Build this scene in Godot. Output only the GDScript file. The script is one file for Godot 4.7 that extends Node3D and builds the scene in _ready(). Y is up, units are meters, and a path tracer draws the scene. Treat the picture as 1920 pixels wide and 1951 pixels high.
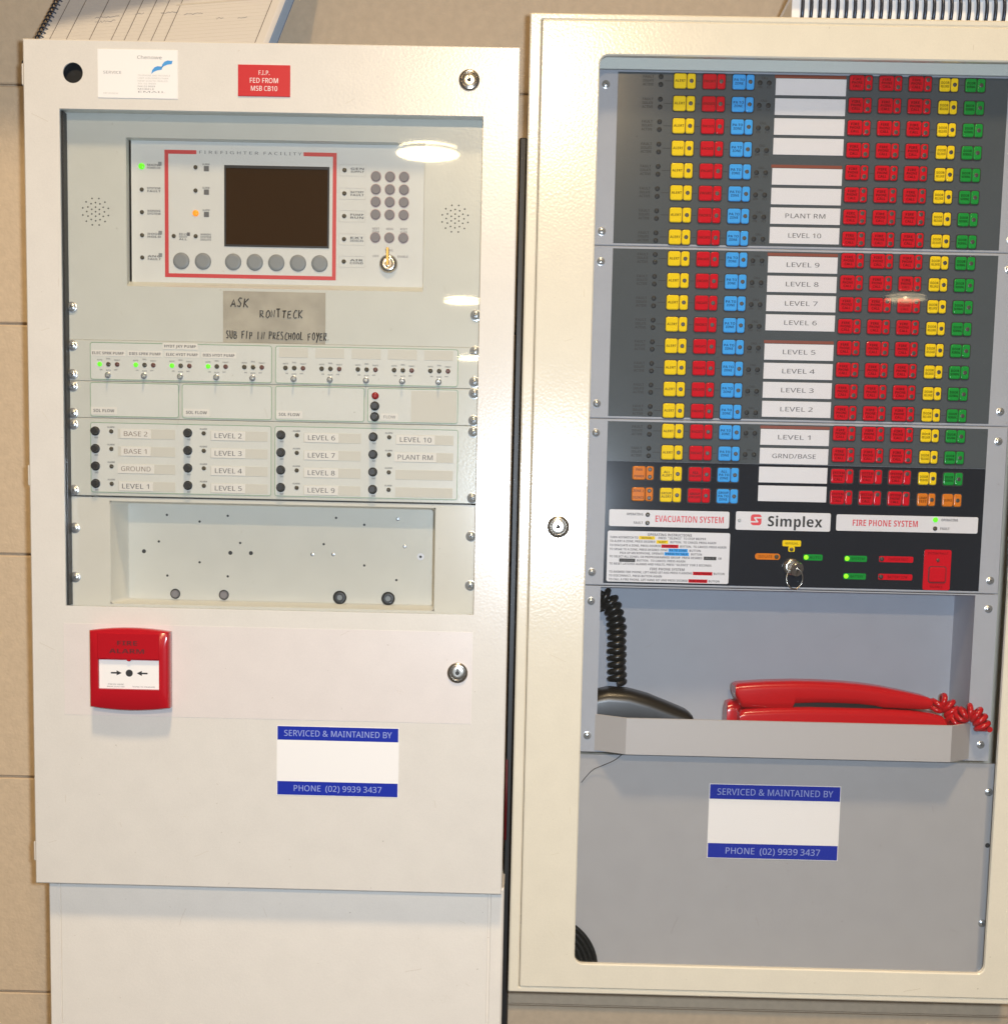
extends Node3D
# Two wall cabinets photographed from about 1.6 m: a white fire indicator panel and a cream evacuation system rack.
# Measures are in millimetres from the foot of the camera on the plane of the cabinet doors (x right, y up, z out of the wall);
# W() turns them into metres: eye height is 1450 mm above the floor, the doors stand 220 mm in front of the wall.

var M := {}
var cache := {}
var rng := RandomNumberGenerator.new()
var sans: SystemFont
var bold: SystemFont
var taken := {}

func W(x: float, y: float, z: float) -> Vector3:
	return Vector3(x, y + 1450.0, z + 220.0) * 0.001

# ---------------------------------------------------------------- meshes
class MB:
	var st := {}
	func get_st(m: Material) -> SurfaceTool:
		if not st.has(m):
			var s := SurfaceTool.new()
			s.begin(Mesh.PRIMITIVE_TRIANGLES)
			st[m] = s
		return st[m]
	func done() -> ArrayMesh:
		var a := ArrayMesh.new()
		for m in st:
			st[m].commit(a)
			a.surface_set_material(a.get_surface_count() - 1, m)
		return a

func rr(cx: float, cy: float, w: float, h: float, r: float, z: float, seg := 0) -> PackedVector3Array:
	var p := PackedVector3Array()
	if seg == 0:
		for s in [[-1, -1], [1, -1], [1, 1], [-1, 1]]:
			p.append(Vector3(cx + s[0] * w / 2, cy + s[1] * h / 2, z) * 0.001)
		return p
	var c := [[1, -1, -90.0], [1, 1, 0.0], [-1, 1, 90.0], [-1, -1, 180.0]]
	for q in c:
		for k in seg + 1:
			var a := deg_to_rad(q[2] + 90.0 * k / seg)
			p.append(Vector3(cx + q[0] * (w / 2 - r) + cos(a) * r, cy + q[1] * (h / 2 - r) + sin(a) * r, z) * 0.001)
	return p

func circ(cx: float, cy: float, r: float, z: float, n := 24) -> PackedVector3Array:
	var p := PackedVector3Array()
	for k in n:
		var a := TAU * k / n
		p.append(Vector3(cx + cos(a) * r, cy + sin(a) * r, z) * 0.001)
	return p

# four sided outline, k points a side, top and bottom bulging by b
func bulged(cx: float, cy: float, w: float, h: float, b: float, z: float, k := 8) -> PackedVector3Array:
	var p := PackedVector3Array()
	for i in k:
		var t := float(i) / k
		p.append(Vector3(cx - w / 2 + w * t, cy - h / 2 - b * 4 * t * (1 - t), z) * 0.001)
	for i in k:
		p.append(Vector3(cx + w / 2, cy - h / 2 + h * i / k, z) * 0.001)
	for i in k:
		var t := float(i) / k
		p.append(Vector3(cx + w / 2 - w * t, cy + h / 2 + b * 4 * t * (1 - t), z) * 0.001)
	for i in k:
		p.append(Vector3(cx - w / 2, cy + h / 2 - h * i / k, z) * 0.001)
	return p

# section across x, for things that lie along x
func sec(x: float, y0: float, y1: float, z0: float, z1: float, r: float, seg := 4) -> PackedVector3Array:
	var p := PackedVector3Array()
	var q := rr((z0 + z1) / 2, (y0 + y1) / 2, z1 - z0, y1 - y0, minf(r, minf((z1 - z0), (y1 - y0)) / 2.05), 0, seg)
	for i in q.size():
		var v := q[q.size() - 1 - i]
		p.append(Vector3(x * 0.001, v.y, v.x))
	return p

func face_normal(a: Vector3, b: Vector3, c: Vector3, d: Vector3) -> Vector3:
	var n := (c - a).cross(b - d)
	return n.normalized() if n.length_squared() > 1e-20 else Vector3.ZERO

# skin between loops of equal length, smoothed where faces meet at less than the angle
func loft(st: SurfaceTool, loops: Array, cap0 := false, cap1 := true, angle := 38.0, closed := false) -> void:
	var n: int = loops[0].size()
	var K := loops.size() - 1
	if closed:
		loops = loops.duplicate(); loops.append(loops[0]); K += 1
	var F := []
	for k in K:
		var row := PackedVector3Array()
		var A: PackedVector3Array = loops[k]
		var B: PackedVector3Array = loops[k + 1]
		for i in n:
			var j := (i + 1) % n
			row.append(face_normal(A[i], B[i], B[j], A[j]))
		F.append(row)
	var lim := cos(deg_to_rad(angle))
	for k in K:
		var A: PackedVector3Array = loops[k]
		var B: PackedVector3Array = loops[k + 1]
		for i in n:
			var j := (i + 1) % n
			var f: Vector3 = F[k][i]
			if f == Vector3.ZERO:
				continue
			var nn := []
			for q in [[k, i], [k + 1, i], [k + 1, j], [k, j]]:
				var s := Vector3.ZERO
				for dk in [-1, 0]:
					var kk: int = q[0] + dk
					if closed:
						kk = (kk + K) % K
					if kk < 0 or kk >= K:
						continue
					for di in [-1, 0]:
						var g: Vector3 = F[kk][(q[1] + di + n) % n]
						if g.dot(f) > lim:
							s += g
				nn.append(s.normalized())
			var v := [A[i], B[i], B[j], A[j]]
			for t in [0, 1, 2, 0, 2, 3]:
				st.set_normal(nn[t])
				st.add_vertex(v[t])
	for e in 2:
		if (e == 0 and not cap0) or (e == 1 and not cap1):
			continue
		var L: PackedVector3Array = loops[0] if e == 0 else loops[loops.size() - 1]
		var c := Vector3.ZERO
		for v in L:
			c += v
		c /= n
		var nrm := Vector3.ZERO
		for i in n:
			nrm += (L[i] - c).cross(L[(i + 1) % n] - c)
		nrm = nrm.normalized() * (-1.0 if e == 0 else 1.0)
		for i in n:
			var j := (i + 1) % n
			var tri := [c, L[i], L[j]] if e == 0 else [c, L[j], L[i]]
			for v in tri:
				st.set_normal(nrm)
				st.add_vertex(v)

# plate with bevelled front edge, back at z0, front at z1
func plate(mb: MB, m: Material, cx: float, cy: float, w: float, h: float, z0: float, z1: float, bev := 0.5, r := 0.0, seg := 0) -> void:
	var b := minf(bev, (z1 - z0) * 0.9)
	loft(mb.get_st(m), [rr(cx, cy, w, h, r, z0, seg), rr(cx, cy, w, h, r, z1 - b, seg), rr(cx, cy, w - 2 * b, h - 2 * b, maxf(r - b, 0.05), z1, seg)], true, true)

func disc(mb: MB, m: Material, cx: float, cy: float, r: float, z0: float, z1: float, bev := 0.4, n := 20) -> void:
	var b := minf(bev, (z1 - z0) * 0.9)
	loft(mb.get_st(m), [circ(cx, cy, r, z0, n), circ(cx, cy, r, z1 - b, n), circ(cx, cy, r - b, z1, n)], true, true)

# flat frame: rectangle with a rectangular opening, thickness from z0 to z1
func frame(mb: MB, m: Material, o: Array, i: Array, z0: float, z1: float, bev := 0.6, ro := 0.0, ri := 0.0, seg := 0) -> void:
	var ocx: float = (o[0] + o[1]) / 2.0; var ocy: float = (o[2] + o[3]) / 2.0
	var ow: float = o[1] - o[0]; var oh: float = o[3] - o[2]
	var icx: float = (i[0] + i[1]) / 2.0; var icy: float = (i[2] + i[3]) / 2.0
	var iw: float = i[1] - i[0]; var ih: float = i[3] - i[2]
	loft(mb.get_st(m), [rr(ocx, ocy, ow, oh, ro, z0, seg), rr(ocx, ocy, ow, oh, ro, z1 - bev, seg), rr(ocx, ocy, ow - 2 * bev, oh - 2 * bev, maxf(ro - bev, 0.05), z1, seg),
		rr(icx, icy, iw + 2 * bev, ih + 2 * bev, ri + bev, z1, seg), rr(icx, icy, iw, ih, ri, z1 - bev, seg), rr(icx, icy, iw, ih, ri, z0, seg)], false, false, 38.0, true)

func quad(mb: MB, m: Material, x0: float, x1: float, y0: float, y1: float, z: float) -> void:
	loft(mb.get_st(m), [rr((x0 + x1) / 2, (y0 + y1) / 2, x1 - x0, y1 - y0, 0, z - 0.25), rr((x0 + x1) / 2, (y0 + y1) / 2, x1 - x0, y1 - y0, 0, z)], false, true)

func poly(mb: MB, m: Material, pts: Array, z: float) -> void:
	var p := PackedVector2Array()
	for v in pts:
		p.append(v)
	var t := Geometry2D.triangulate_polygon(p)
	var st := mb.get_st(m)
	for i in range(0, t.size(), 3):
		var a := p[t[i]]; var b := p[t[i + 1]]; var c := p[t[i + 2]]
		if (b - a).cross(c - a) > 0:
			var s := b; b = c; c = s
		for v in [a, b, c]:
			st.set_normal(Vector3(0, 0, 1))
			st.add_vertex(Vector3(v.x, v.y, z) * 0.001)

# lettering that is h mm tall (capitals) and, if w is given, w mm wide
func words(mb: MB, m: Material, s: String, x: float, y: float, z: float, h: float, w := 0.0, heavy := false, align := 0) -> void:
	var key := s + str(heavy)
	if not cache.has(key):
		var t := TextMesh.new()
		t.text = s
		t.font = bold if heavy else sans
		t.font_size = 48
		t.pixel_size = 1.0 / (0.714 * 48)
		t.depth = 0.0
		t.curve_step = 3.0
		t.horizontal_alignment = HORIZONTAL_ALIGNMENT_CENTER
		t.vertical_alignment = VERTICAL_ALIGNMENT_CENTER
		var made := t.get_mesh_arrays()
		var pts: PackedVector3Array = made[Mesh.ARRAY_VERTEX]
		var tri := PackedVector3Array()
		for i in made[Mesh.ARRAY_INDEX]:
			tri.append(pts[i])
		cache[key] = [tri, t.get_aabb()]
	var tri: PackedVector3Array = cache[key][0]
	var box: AABB = cache[key][1]
	var sx := h * 0.001
	if w > 0.0 and box.size.x > 0.0:
		sx = w * 0.001 / box.size.x
	var width := box.size.x * sx * 1000.0
	var ox := x + (width / 2 if align < 0 else (-width / 2 if align > 0 else 0.0))
	var tr := Transform3D(Basis.from_scale(Vector3(sx, h * 0.001, 0.001)), Vector3(ox, y, z) * 0.001)
	var st := mb.get_st(m)
	for v in tri:
		st.set_normal(Vector3(0, 0, 1))
		st.add_vertex(tr * v)

func tube(st: SurfaceTool, path: PackedVector3Array, r: float, n := 8, caps := true, angle := 70.0) -> void:
	var loops := []
	var prev := Vector3.ZERO
	for i in path.size():
		var d := (path[mini(i + 1, path.size() - 1)] - path[maxi(i - 1, 0)]).normalized()
		var u := prev - d * prev.dot(d)
		if u.length() < 0.05:
			u = d.cross(Vector3.UP if absf(d.y) < 0.9 else Vector3.RIGHT)
		u = u.normalized()
		prev = u
		var v := d.cross(u)
		var L := PackedVector3Array()
		for k in n:
			var a := TAU * k / n
			L.append((path[i] + (u * cos(a) + v * sin(a)) * r) * 0.001)
		loops.append(L)
	loft(st, loops, caps, caps, angle)

func curve_of(pts: Array, step := 1.0) -> Curve3D:
	var c := Curve3D.new()
	c.bake_interval = step
	for i in pts.size():
		var a: Vector3 = pts[maxi(i - 1, 0)]
		var b: Vector3 = pts[mini(i + 1, pts.size() - 1)]
		var d := (b - a) / 6.0
		c.add_point(pts[i], -d, d)
	return c

func coil(pts: Array, radius: float, pitch: float, per := 14) -> PackedVector3Array:
	var c := curve_of(pts)
	var L := c.get_baked_length()
	var total := int(L / pitch * per)
	var out := PackedVector3Array()
	var prev := Vector3(0, 0, 1)
	for i in total + 1:
		var s := L * i / total
		var p := c.sample_baked(s)
		var d := (c.sample_baked(minf(s + 1.0, L)) - c.sample_baked(maxf(s - 1.0, 0.0))).normalized()
		var u := (prev - d * prev.dot(d)).normalized()
		prev = u
		var v := d.cross(u)
		var a := TAU * i / per
		var wob := 1.0 + 0.05 * sin(s * 0.21)
		out.append(p + (u * cos(a) + v * sin(a)) * radius * wob)
	return out

# ---------------------------------------------------------------- nodes
func numbered(called: String) -> String:
	taken[called] = taken.get(called, -1) + 1
	return called if taken[called] == 0 else "%s_%03d" % [called, taken[called]]

func thing(called: String, label: String, category: String, at: Vector3, group := "") -> Node3D:
	var o := Node3D.new()
	o.name = numbered(called)
	add_child(o)
	o.position = at
	o.set_meta("label", label)
	o.set_meta("category", category)
	if group != "":
		o.set_meta("group", group)
	return o

# a mesh whose own origin is put at x, y, z (mm)
func part(parent: Node3D, called: String, mesh: Mesh, x := 0.0, y := 0.0, z := 0.0, label := "") -> MeshInstance3D:
	var o := MeshInstance3D.new()
	o.name = called
	o.mesh = mesh
	o.cast_shadow = GeometryInstance3D.SHADOW_CASTING_SETTING_ON
	parent.add_child(o, true)
	o.global_position = W(x, y, z)
	if label != "":
		o.set_meta("label", label)
	return o

# ---------------------------------------------------------------- materials
func srgb(r: float, g: float, b: float) -> Color:
	return Color(r, g, b).linear_to_srgb()

func mat(called: String, r: float, g: float, b: float, rough := 0.5, metal := 0.0, spec := 0.5) -> StandardMaterial3D:
	var m := StandardMaterial3D.new()
	m.resource_name = called
	m.albedo_color = srgb(r, g, b)
	m.roughness = rough
	m.metallic = metal
	m.metallic_specular = spec
	M[called] = m
	return m

func noise_tex(freq: float, size: int, sd: int, normal := false, bump := 4.0, lo := 0.9, hi := 1.0, kind := FastNoiseLite.TYPE_SIMPLEX_SMOOTH, octaves := 3) -> NoiseTexture2D:
	var f := FastNoiseLite.new()
	f.noise_type = kind
	f.frequency = freq
	f.seed = sd
	f.fractal_octaves = octaves
	var t := NoiseTexture2D.new()
	t.noise = f
	t.width = size
	t.height = size
	t.seamless = true
	if normal:
		t.as_normal_map = true
		t.bump_strength = bump
	else:
		var g := Gradient.new()
		g.set_color(0, Color(lo, lo, lo))
		g.set_color(1, Color(hi, hi, hi))
		t.color_ramp = g
	return t

# slightly uneven paint with specks, nicks and faint scratches
func worn_tex() -> ImageTexture:
	var f := FastNoiseLite.new()
	f.frequency = 0.012
	f.seed = 11
	f.fractal_octaves = 5
	var im := f.get_seamless_image(1024, 1024)
	im.convert(Image.FORMAT_RGB8)
	for y in 1024:
		for x in 1024:
			var v := 0.978 + 0.020 * im.get_pixel(x, y).r + rng.randf_range(-0.012, 0.012)
			im.set_pixel(x, y, Color(v, v, v))
	for k in 70:
		var p := Vector2(rng.randi_range(4, 1019), rng.randi_range(4, 1019))
		var d := rng.randf_range(0.70, 0.93)
		for i in rng.randi_range(1, 3):
			im.set_pixel(int(p.x) + rng.randi_range(-1, 1), int(p.y) + rng.randi_range(-1, 1), Color(d, d * 0.97, d * 0.93))
	for k in 16:
		var p := Vector2(rng.randf_range(60, 960), rng.randf_range(60, 960))
		var a := rng.randf_range(0, TAU)
		var d := rng.randf_range(0.90, 0.955)
		for i in rng.randi_range(8, 40):
			p += Vector2(cos(a), sin(a))
			a += rng.randf_range(-0.05, 0.05)
			im.set_pixel(int(p.x) & 1023, int(p.y) & 1023, Color(d, d * 0.985, d * 0.96))
	# rubbed marks: clusters of short strokes
	for k in 5:
		var c := Vector2(rng.randf_range(100, 920), rng.randf_range(100, 920))
		for j in 26:
			var p := c + Vector2(rng.randfn(0, 7), rng.randfn(0, 5))
			var v := im.get_pixel(int(p.x), int(p.y)).r * rng.randf_range(0.93, 0.99)
			im.set_pixel(int(p.x), int(p.y), Color(v, v * 0.985, v * 0.96))
	return ImageTexture.create_from_image(im)

func grain(m: StandardMaterial3D, albedo: Texture2D, normal: Texture2D, scale: float, strength: float) -> void:
	m.uv1_triplanar = true
	m.uv1_world_triplanar = true
	m.uv1_scale = Vector3.ONE * scale
	if albedo:
		m.albedo_texture = albedo
	if normal:
		m.normal_enabled = true
		m.normal_texture = normal
		m.normal_scale = strength

func make_materials() -> void:
	var peel := noise_tex(0.30, 512, 3, true, 3.0, 0, 0, FastNoiseLite.TYPE_SIMPLEX_SMOOTH, 2)
	var mottle := worn_tex()
	var stone := noise_tex(0.03, 512, 23, false, 0, 0.945, 1.0, FastNoiseLite.TYPE_SIMPLEX_SMOOTH, 6)
	var rough_stone := noise_tex(0.08, 512, 29, true, 4.0)
	grain(mat("white_paint", 0.74, 0.7, 0.64, 0.2), mottle, peel, 1.7, 0.018)
	grain(mat("cream_paint", 0.76, 0.7, 0.57, 0.17), mottle, peel, 1.7, 0.022)
	grain(mat("duct_paint", 0.81, 0.765, 0.7, 0.34), mottle, peel, 1.7, 0.022)
	grain(mat("rack_paint", 0.59, 0.595, 0.535, 0.24, 0.0, 0.4), mottle, peel, 1.7, 0.017)
	grain(mat("recess_paint", 0.67, 0.655, 0.58, 0.14), mottle, peel, 1.7, 0.008)
	grain(mat("grey_steel", 0.4, 0.42, 0.465, 0.45, 0.0, 0.25), mottle, peel, 1.7, 0.014)
	grain(mat("lower_steel", 0.41, 0.405, 0.41, 0.45, 0.0, 0.25), mottle, peel, 1.7, 0.014)
	grain(mat("wall_stone", 0.62, 0.49, 0.345, 0.8), stone, rough_stone, 4.0, 0.15)
	grain(mat("wall_joint", 0.52, 0.415, 0.3, 0.85), stone, rough_stone, 9.0, 0.3)
	grain(mat("fascia_white", 0.66, 0.665, 0.625, 0.24, 0.0, 0.3), mottle, null, 1.7, 0.008)
	grain(mat("cell_white", 0.66, 0.665, 0.615, 0.24, 0.0, 0.3), mottle, null, 1.7, 0.008)
	grain(mat("membrane_grey", 0.08, 0.094, 0.105, 0.16, 0.0, 0.3), mottle, null, 1.7, 0.014)
	grain(mat("membrane_black", 0.017, 0.02, 0.028, 0.14, 0.0, 0.3), mottle, null, 1.7, 0.014)
	grain(mat("vinyl_pink", 0.75, 0.685, 0.645, 0.28), mottle, null, 1.7, 0.014)
	mat("gasket", 0.012, 0.013, 0.016, 0.5)
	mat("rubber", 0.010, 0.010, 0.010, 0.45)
	mat("top_grey", 0.76, 0.77, 0.69, 0.45)
	mat("lip_grey", 0.46, 0.44, 0.43, 0.45)
	mat("shadow_gap", 0.02, 0.02, 0.02, 0.8)
	mat("chrome", 0.56, 0.52, 0.46, 0.22, 0.92)
	mat("zinc", 0.58, 0.60, 0.61, 0.26, 0.72)
	mat("brass", 0.55, 0.36, 0.12, 0.3, 1.0)
	mat("slot", 0.03, 0.03, 0.03, 0.6)
	mat("card", 0.86, 0.83, 0.80, 0.55)
	mat("label_white", 0.7, 0.7, 0.73, 0.4, 0.0, 0.3)
	mat("paper", 0.6, 0.58, 0.57, 0.7)
	grain(mat("tape_tan", 0.45, 0.41, 0.32, 0.5), noise_tex(0.015, 256, 41, false, 0, 0.84, 1.0, FastNoiseLite.TYPE_SIMPLEX_SMOOTH, 4), null, 5.0, 0.0)
	mat("patch_tan", 0.58, 0.56, 0.485, 0.6)
	mat("label_cream", 0.7, 0.675, 0.615, 0.6)
	mat("ink", 0.02, 0.02, 0.022, 0.6)
	mat("ink_grey", 0.12, 0.12, 0.12, 0.6)
	mat("ink_label", 0.07, 0.07, 0.08, 0.6)
	mat("ink_pale", 0.28, 0.26, 0.255, 0.6)
	mat("ink_brown", 0.22, 0.17, 0.13, 0.6)
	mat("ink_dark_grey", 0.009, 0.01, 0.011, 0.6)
	mat("marker", 0.02, 0.016, 0.012, 0.5)
	mat("green_line", 0.24, 0.36, 0.23, 0.5)
	mat("sign_red", 0.55, 0.008, 0.020, 0.4)
	mat("border_red", 0.55, 0.045, 0.050, 0.4)
	mat("print_red", 0.62, 0.05, 0.07, 0.5)
	mat("logo_red", 0.68, 0.02, 0.03, 0.45)
	mat("call_red", 0.45, 0.010, 0.018, 0.16)
	mat("call_red_dark", 0.10, 0.002, 0.004, 0.5)
	mat("phone_red", 0.50, 0.006, 0.010, 0.2)
	mat("sticker_blue", 0.018, 0.035, 0.36, 0.25, 0.0, 0.3)
	mat("sticker_print", 0.30, 0.36, 0.66, 0.5)
	mat("card_blue", 0.06, 0.32, 0.70, 0.5)
	mat("screen_brown", 0.038, 0.018, 0.006, 0.1, 0.0, 0.3)
	mat("button_grey", 0.22, 0.235, 0.235, 0.5)
	mat("keypad_grey", 0.20, 0.185, 0.19, 0.5)
	mat("keypad_ring", 0.52, 0.40, 0.38, 0.5)
	mat("lamp_off", 0.085, 0.075, 0.055, 0.2)
	mat("lamp_off_red", 0.13, 0.055, 0.045, 0.3)
	mat("lamp_ruby", 0.30, 0.01, 0.012, 0.25)
	mat("cap_yellow", 0.86, 0.61, 0.012, 0.14, 0.0, 0.3)
	mat("cap_red", 0.58, 0.006, 0.018, 0.14, 0.0, 0.3)
	mat("cap_blue", 0.06, 0.37, 0.86, 0.14, 0.0, 0.3)
	mat("cap_green", 0.01, 0.27, 0.04, 0.14, 0.0, 0.3)
	mat("cap_orange", 0.66, 0.19, 0.018, 0.14, 0.0, 0.3)
	mat("cap_print_yellow", 0.1, 0.065, 0.002, 0.3, 0.0, 0.2)
	mat("cap_print_red", 0.075, 0.001, 0.003, 0.3, 0.0, 0.2)
	mat("cap_print_blue", 0.008, 0.045, 0.13, 0.3, 0.0, 0.2)
	mat("cap_print_green", 0.001, 0.03, 0.004, 0.3, 0.0, 0.2)
	mat("cap_print_orange", 0.1, 0.022, 0.002, 0.3, 0.0, 0.2)
	mat("cap_lamp", 0.05, 0.046, 0.04, 0.4)
	mat("bar_brown", 0.20, 0.035, 0.014, 0.5)
	mat("mic_black", 0.01, 0.007, 0.004, 0.34)  # brown tint of a reflection put into the base colour
	mat("cord_black", 0.008, 0.008, 0.008, 0.32)
	mat("book_blue", 0.13, 0.2, 0.34, 0.5)
	mat("navy", 0.012, 0.018, 0.075, 0.5)
	mat("wire_dark", 0.05, 0.06, 0.085, 0.35, 0.6)
	mat("line_grey", 0.12, 0.10, 0.09, 0.7)
	mat("line_faint", 0.52, 0.49, 0.45, 0.7)
	mat("trim_white", 0.75, 0.75, 0.73, 0.4)
	for a in [["lamp_green_lit", Color(0.35, 1.0, 0.08), 0.9], ["lamp_orange_lit", Color(1.0, 0.50, 0.05), 1.0], ["lamp_lime_lit", Color(0.60, 1.0, 0.08), 1.0]]:
		var m := mat(a[0], 0.1, 0.2, 0.02, 0.3)
		m.emission_enabled = true
		m.emission = a[1]
		m.emission_energy_multiplier = a[2]
	for q in [["downlight_lens", 24.0], ["downlight_lens_faint", 5.0]]:
		var lens := mat(q[0], 0.8, 0.8, 0.75, 0.5)
		lens.emission_enabled = true
		lens.emission = Color(1.0, 0.91, 0.72)
		lens.emission_energy_multiplier = q[1]
	var glass := mat("window_glass", 1, 1, 1, 0.02)
	glass.transparency = BaseMaterial3D.TRANSPARENCY_ALPHA
	glass.albedo_color = Color(0.93, 0.97, 0.96, 0.004)

# ---------------------------------------------------------------- start
func _ready() -> void:
	rng.seed = 7
	# camera: an upright 38 mm-equivalent frame of which the lower quarter is cropped away, hence the lens shift
	var cam := Camera3D.new()
	cam.name = "camera"
	add_child(cam)
	cam.position = W(0, 0, 1620)
	cam.basis = Basis(Vector3.UP, deg_to_rad(0.7101)) * Basis(Vector3.RIGHT, deg_to_rad(-6.4667)) * Basis(Vector3(0, 0, 1), deg_to_rad(1.2548))
	cam.projection = Camera3D.PROJECTION_FRUSTUM
	cam.near = 0.05
	cam.far = 60.0
	cam.size = 1951.0 / 2700.0 * cam.near
	cam.frustum_offset = Vector2(0.0, (1280.0 - 975.5) / 2700.0 * cam.near)
	cam.current = true

	var env := Environment.new()
	env.background_mode = Environment.BG_COLOR
	env.background_color = srgb(0.040, 0.029, 0.019)
	env.background_energy_multiplier = 1.0
	env.tonemap_mode = Environment.TONE_MAPPER_LINEAR
	env.tonemap_exposure = 1.13
	env.sdfgi_enabled = true
	env.ssao_enabled = true
	env.ssil_enabled = true
	var we := WorldEnvironment.new()
	we.name = "surroundings"
	we.environment = env
	add_child(we)

	# the photographer's flash, right beside the lens
	var flash := OmniLight3D.new()
	flash.name = "camera_flash"
	flash.light_color = Color(0.865, 0.93, 1.0)
	flash.light_energy = 1.9
	flash.light_size = 0.02
	flash.omni_range = 8.0
	flash.omni_attenuation = 2.0
	flash.shadow_enabled = true
	add_child(flash)
	flash.position = W(52, 20, 1625)

	sans = SystemFont.new()
	sans.font_names = PackedStringArray(["Droid Sans"])
	bold = SystemFont.new()
	bold.font_names = PackedStringArray(["Droid Sans"])
	bold.font_weight = 700
	make_materials()

	downlights()
	build_wall()
	indicator_cabinet()
	evacuation_cabinet()
	stickers_and_call_point()
	handsets()
	books()

func downlights() -> void:
	var mb := MB.new()
	loft(mb.get_st(M.trim_white), [circ(0, 0, 225, -6, 40), circ(0, 0, 225, 2, 40), circ(0, 0, 214, 6, 40), circ(0, 0, 197, 6, 40), circ(0, 0, 192, -8, 40)], false, false)
	var trim := mb.done()
	mb = MB.new()
	disc(mb, M.downlight_lens, 0, 0, 192, -26, 3, 1, 40)
	var lens := mb.done()
	mb = MB.new()
	disc(mb, M.downlight_lens_faint, 0, 0, 192, -26, 3, 1, 40)
	var faint := mb.done()
	# x, z, energy: four are mirrored in the two door panes, the one nearest the cabinets throws the shadows under the frames
	var spots := [[60, 2300, 12.5, 0.3, "round downlight fitting high above the space between the two cabinets"], [-657, 7485, 0.02, 0.01, "round downlight fitting mirrored largest in the white cabinet's door pane"],
		[-721, 13756, 0.02, 0.01, "round downlight fitting mirrored mid-size in the white cabinet's door pane"], [-841, 19451, 0.02, 0.01, "round downlight fitting mirrored smallest in the white cabinet's door pane"],
		[3758, 12966, 0.02, 0.01, "round downlight fitting mirrored in the cream cabinet's door pane"],
		[15, 6000, 10.0, 0.1, "unseen fill downlight added straight behind the camera, mirrored in neither pane"]]  # the last one is an unseen lamp added for even front fill
	for s in spots:
		var t := thing("downlight", s[4], "downlight", W(s[0], 4000 if s[1] == 2300 else 2200, s[1]), "ceiling downlights behind the camera")
		t.rotation.x = PI / 2
		for q in [["trim_ring", trim], ["lamp_lens", faint if s[1] == 12966 else lens]]:
			var o := MeshInstance3D.new()
			o.name = q[0]
			o.mesh = q[1]
			t.add_child(o, true)
		var l := SpotLight3D.new()
		l.name = "downlight_lamp"
		l.light_color = Color(1.0, 0.87, 0.68)
		l.light_energy = s[2]
		l.light_size = s[3]
		l.spot_angle = 86.0
		l.spot_angle_attenuation = 0.25
		l.spot_range = 30.0
		l.spot_attenuation = 2.0
		l.shadow_enabled = true
		t.add_child(l)
		l.position = Vector3(0, 0, -0.012)
		l.rotation.y = PI

# ---------------------------------------------------------------- wall
func build_wall() -> void:
	var wall := Node3D.new()
	wall.name = "wall"
	add_child(wall)
	wall.position = W(0, -1450, -220)
	wall.set_meta("kind", "structure")
	wall.set_meta("label", "beige stone panelled wall behind the two cabinets")
	var mb := MB.new()
	plate(mb, M.wall_joint, 0, 0, 4300, 2660, -60, -5.2, 0.5)
	part(wall, "joint_backing", mb.done(), 75, -120, -220)
	# unseen ledge added above the picture: it shades the wall over the cabinets from the ceiling light
	mb = MB.new()
	plate(mb, M.wall_stone, 0, 0, 4300, 70, -10, 190, 4.0)
	part(wall, "shade_ledge", mb.done(), 75, 760, -216)
	var tiles := []
	for k in 2:
		mb = MB.new()
		plate(mb, M.wall_stone, 0, 0, 1397, 291.4, -10, -4.0 + 0.3 * k, 1.5)
		tiles.append(mb.done())
	for r in 9:
		for c in 3:
			part(wall, "wall_panel", tiles[(r * 5 + c * 3) % 2], -1260 + 1400 * c, 224 + 147 + 294 * (2 - r), -216)

# ---------------------------------------------------------------- shared small parts
func screw_mesh(r: float, cross := true) -> ArrayMesh:
	var key := "screw%s%s" % [r, cross]
	if not cache.has(key):
		var mb := MB.new()
		var loops := [circ(0, 0, r * 1.35, 0, 20), circ(0, 0, r * 1.35, 0.5, 20), circ(0, 0, r * 1.02, 0.7, 20), circ(0, 0, r, 0.75, 20)]
		for k in 4:
			var a := deg_to_rad(20.0 + 20.0 * k)
			loops.append(circ(0, 0, r * cos(a) * 1.05, 0.75 + r * 0.42 * sin(a), 20))
		loft(mb.get_st(M.zinc), loops, true, true, 50.0)
		var t := 0.75 + r * 0.42
		plate(mb, M.slot, 0, 0, r * 1.0, r * 0.2, t - 0.5, t + 0.02, 0.05)
		if cross:
			plate(mb, M.slot, 0, 0, r * 0.2, r * 1.0, t - 0.5, t + 0.03, 0.05)
		cache[key] = mb.done()
	return cache[key]

func screws(parent: Node3D, pts: Array, z: float, r: float) -> void:
	for p in pts:
		var o := part(parent, "screw", screw_mesh(r), p[0], p[1], z)
		o.rotation.z = rng.randf_range(0, PI)

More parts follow.
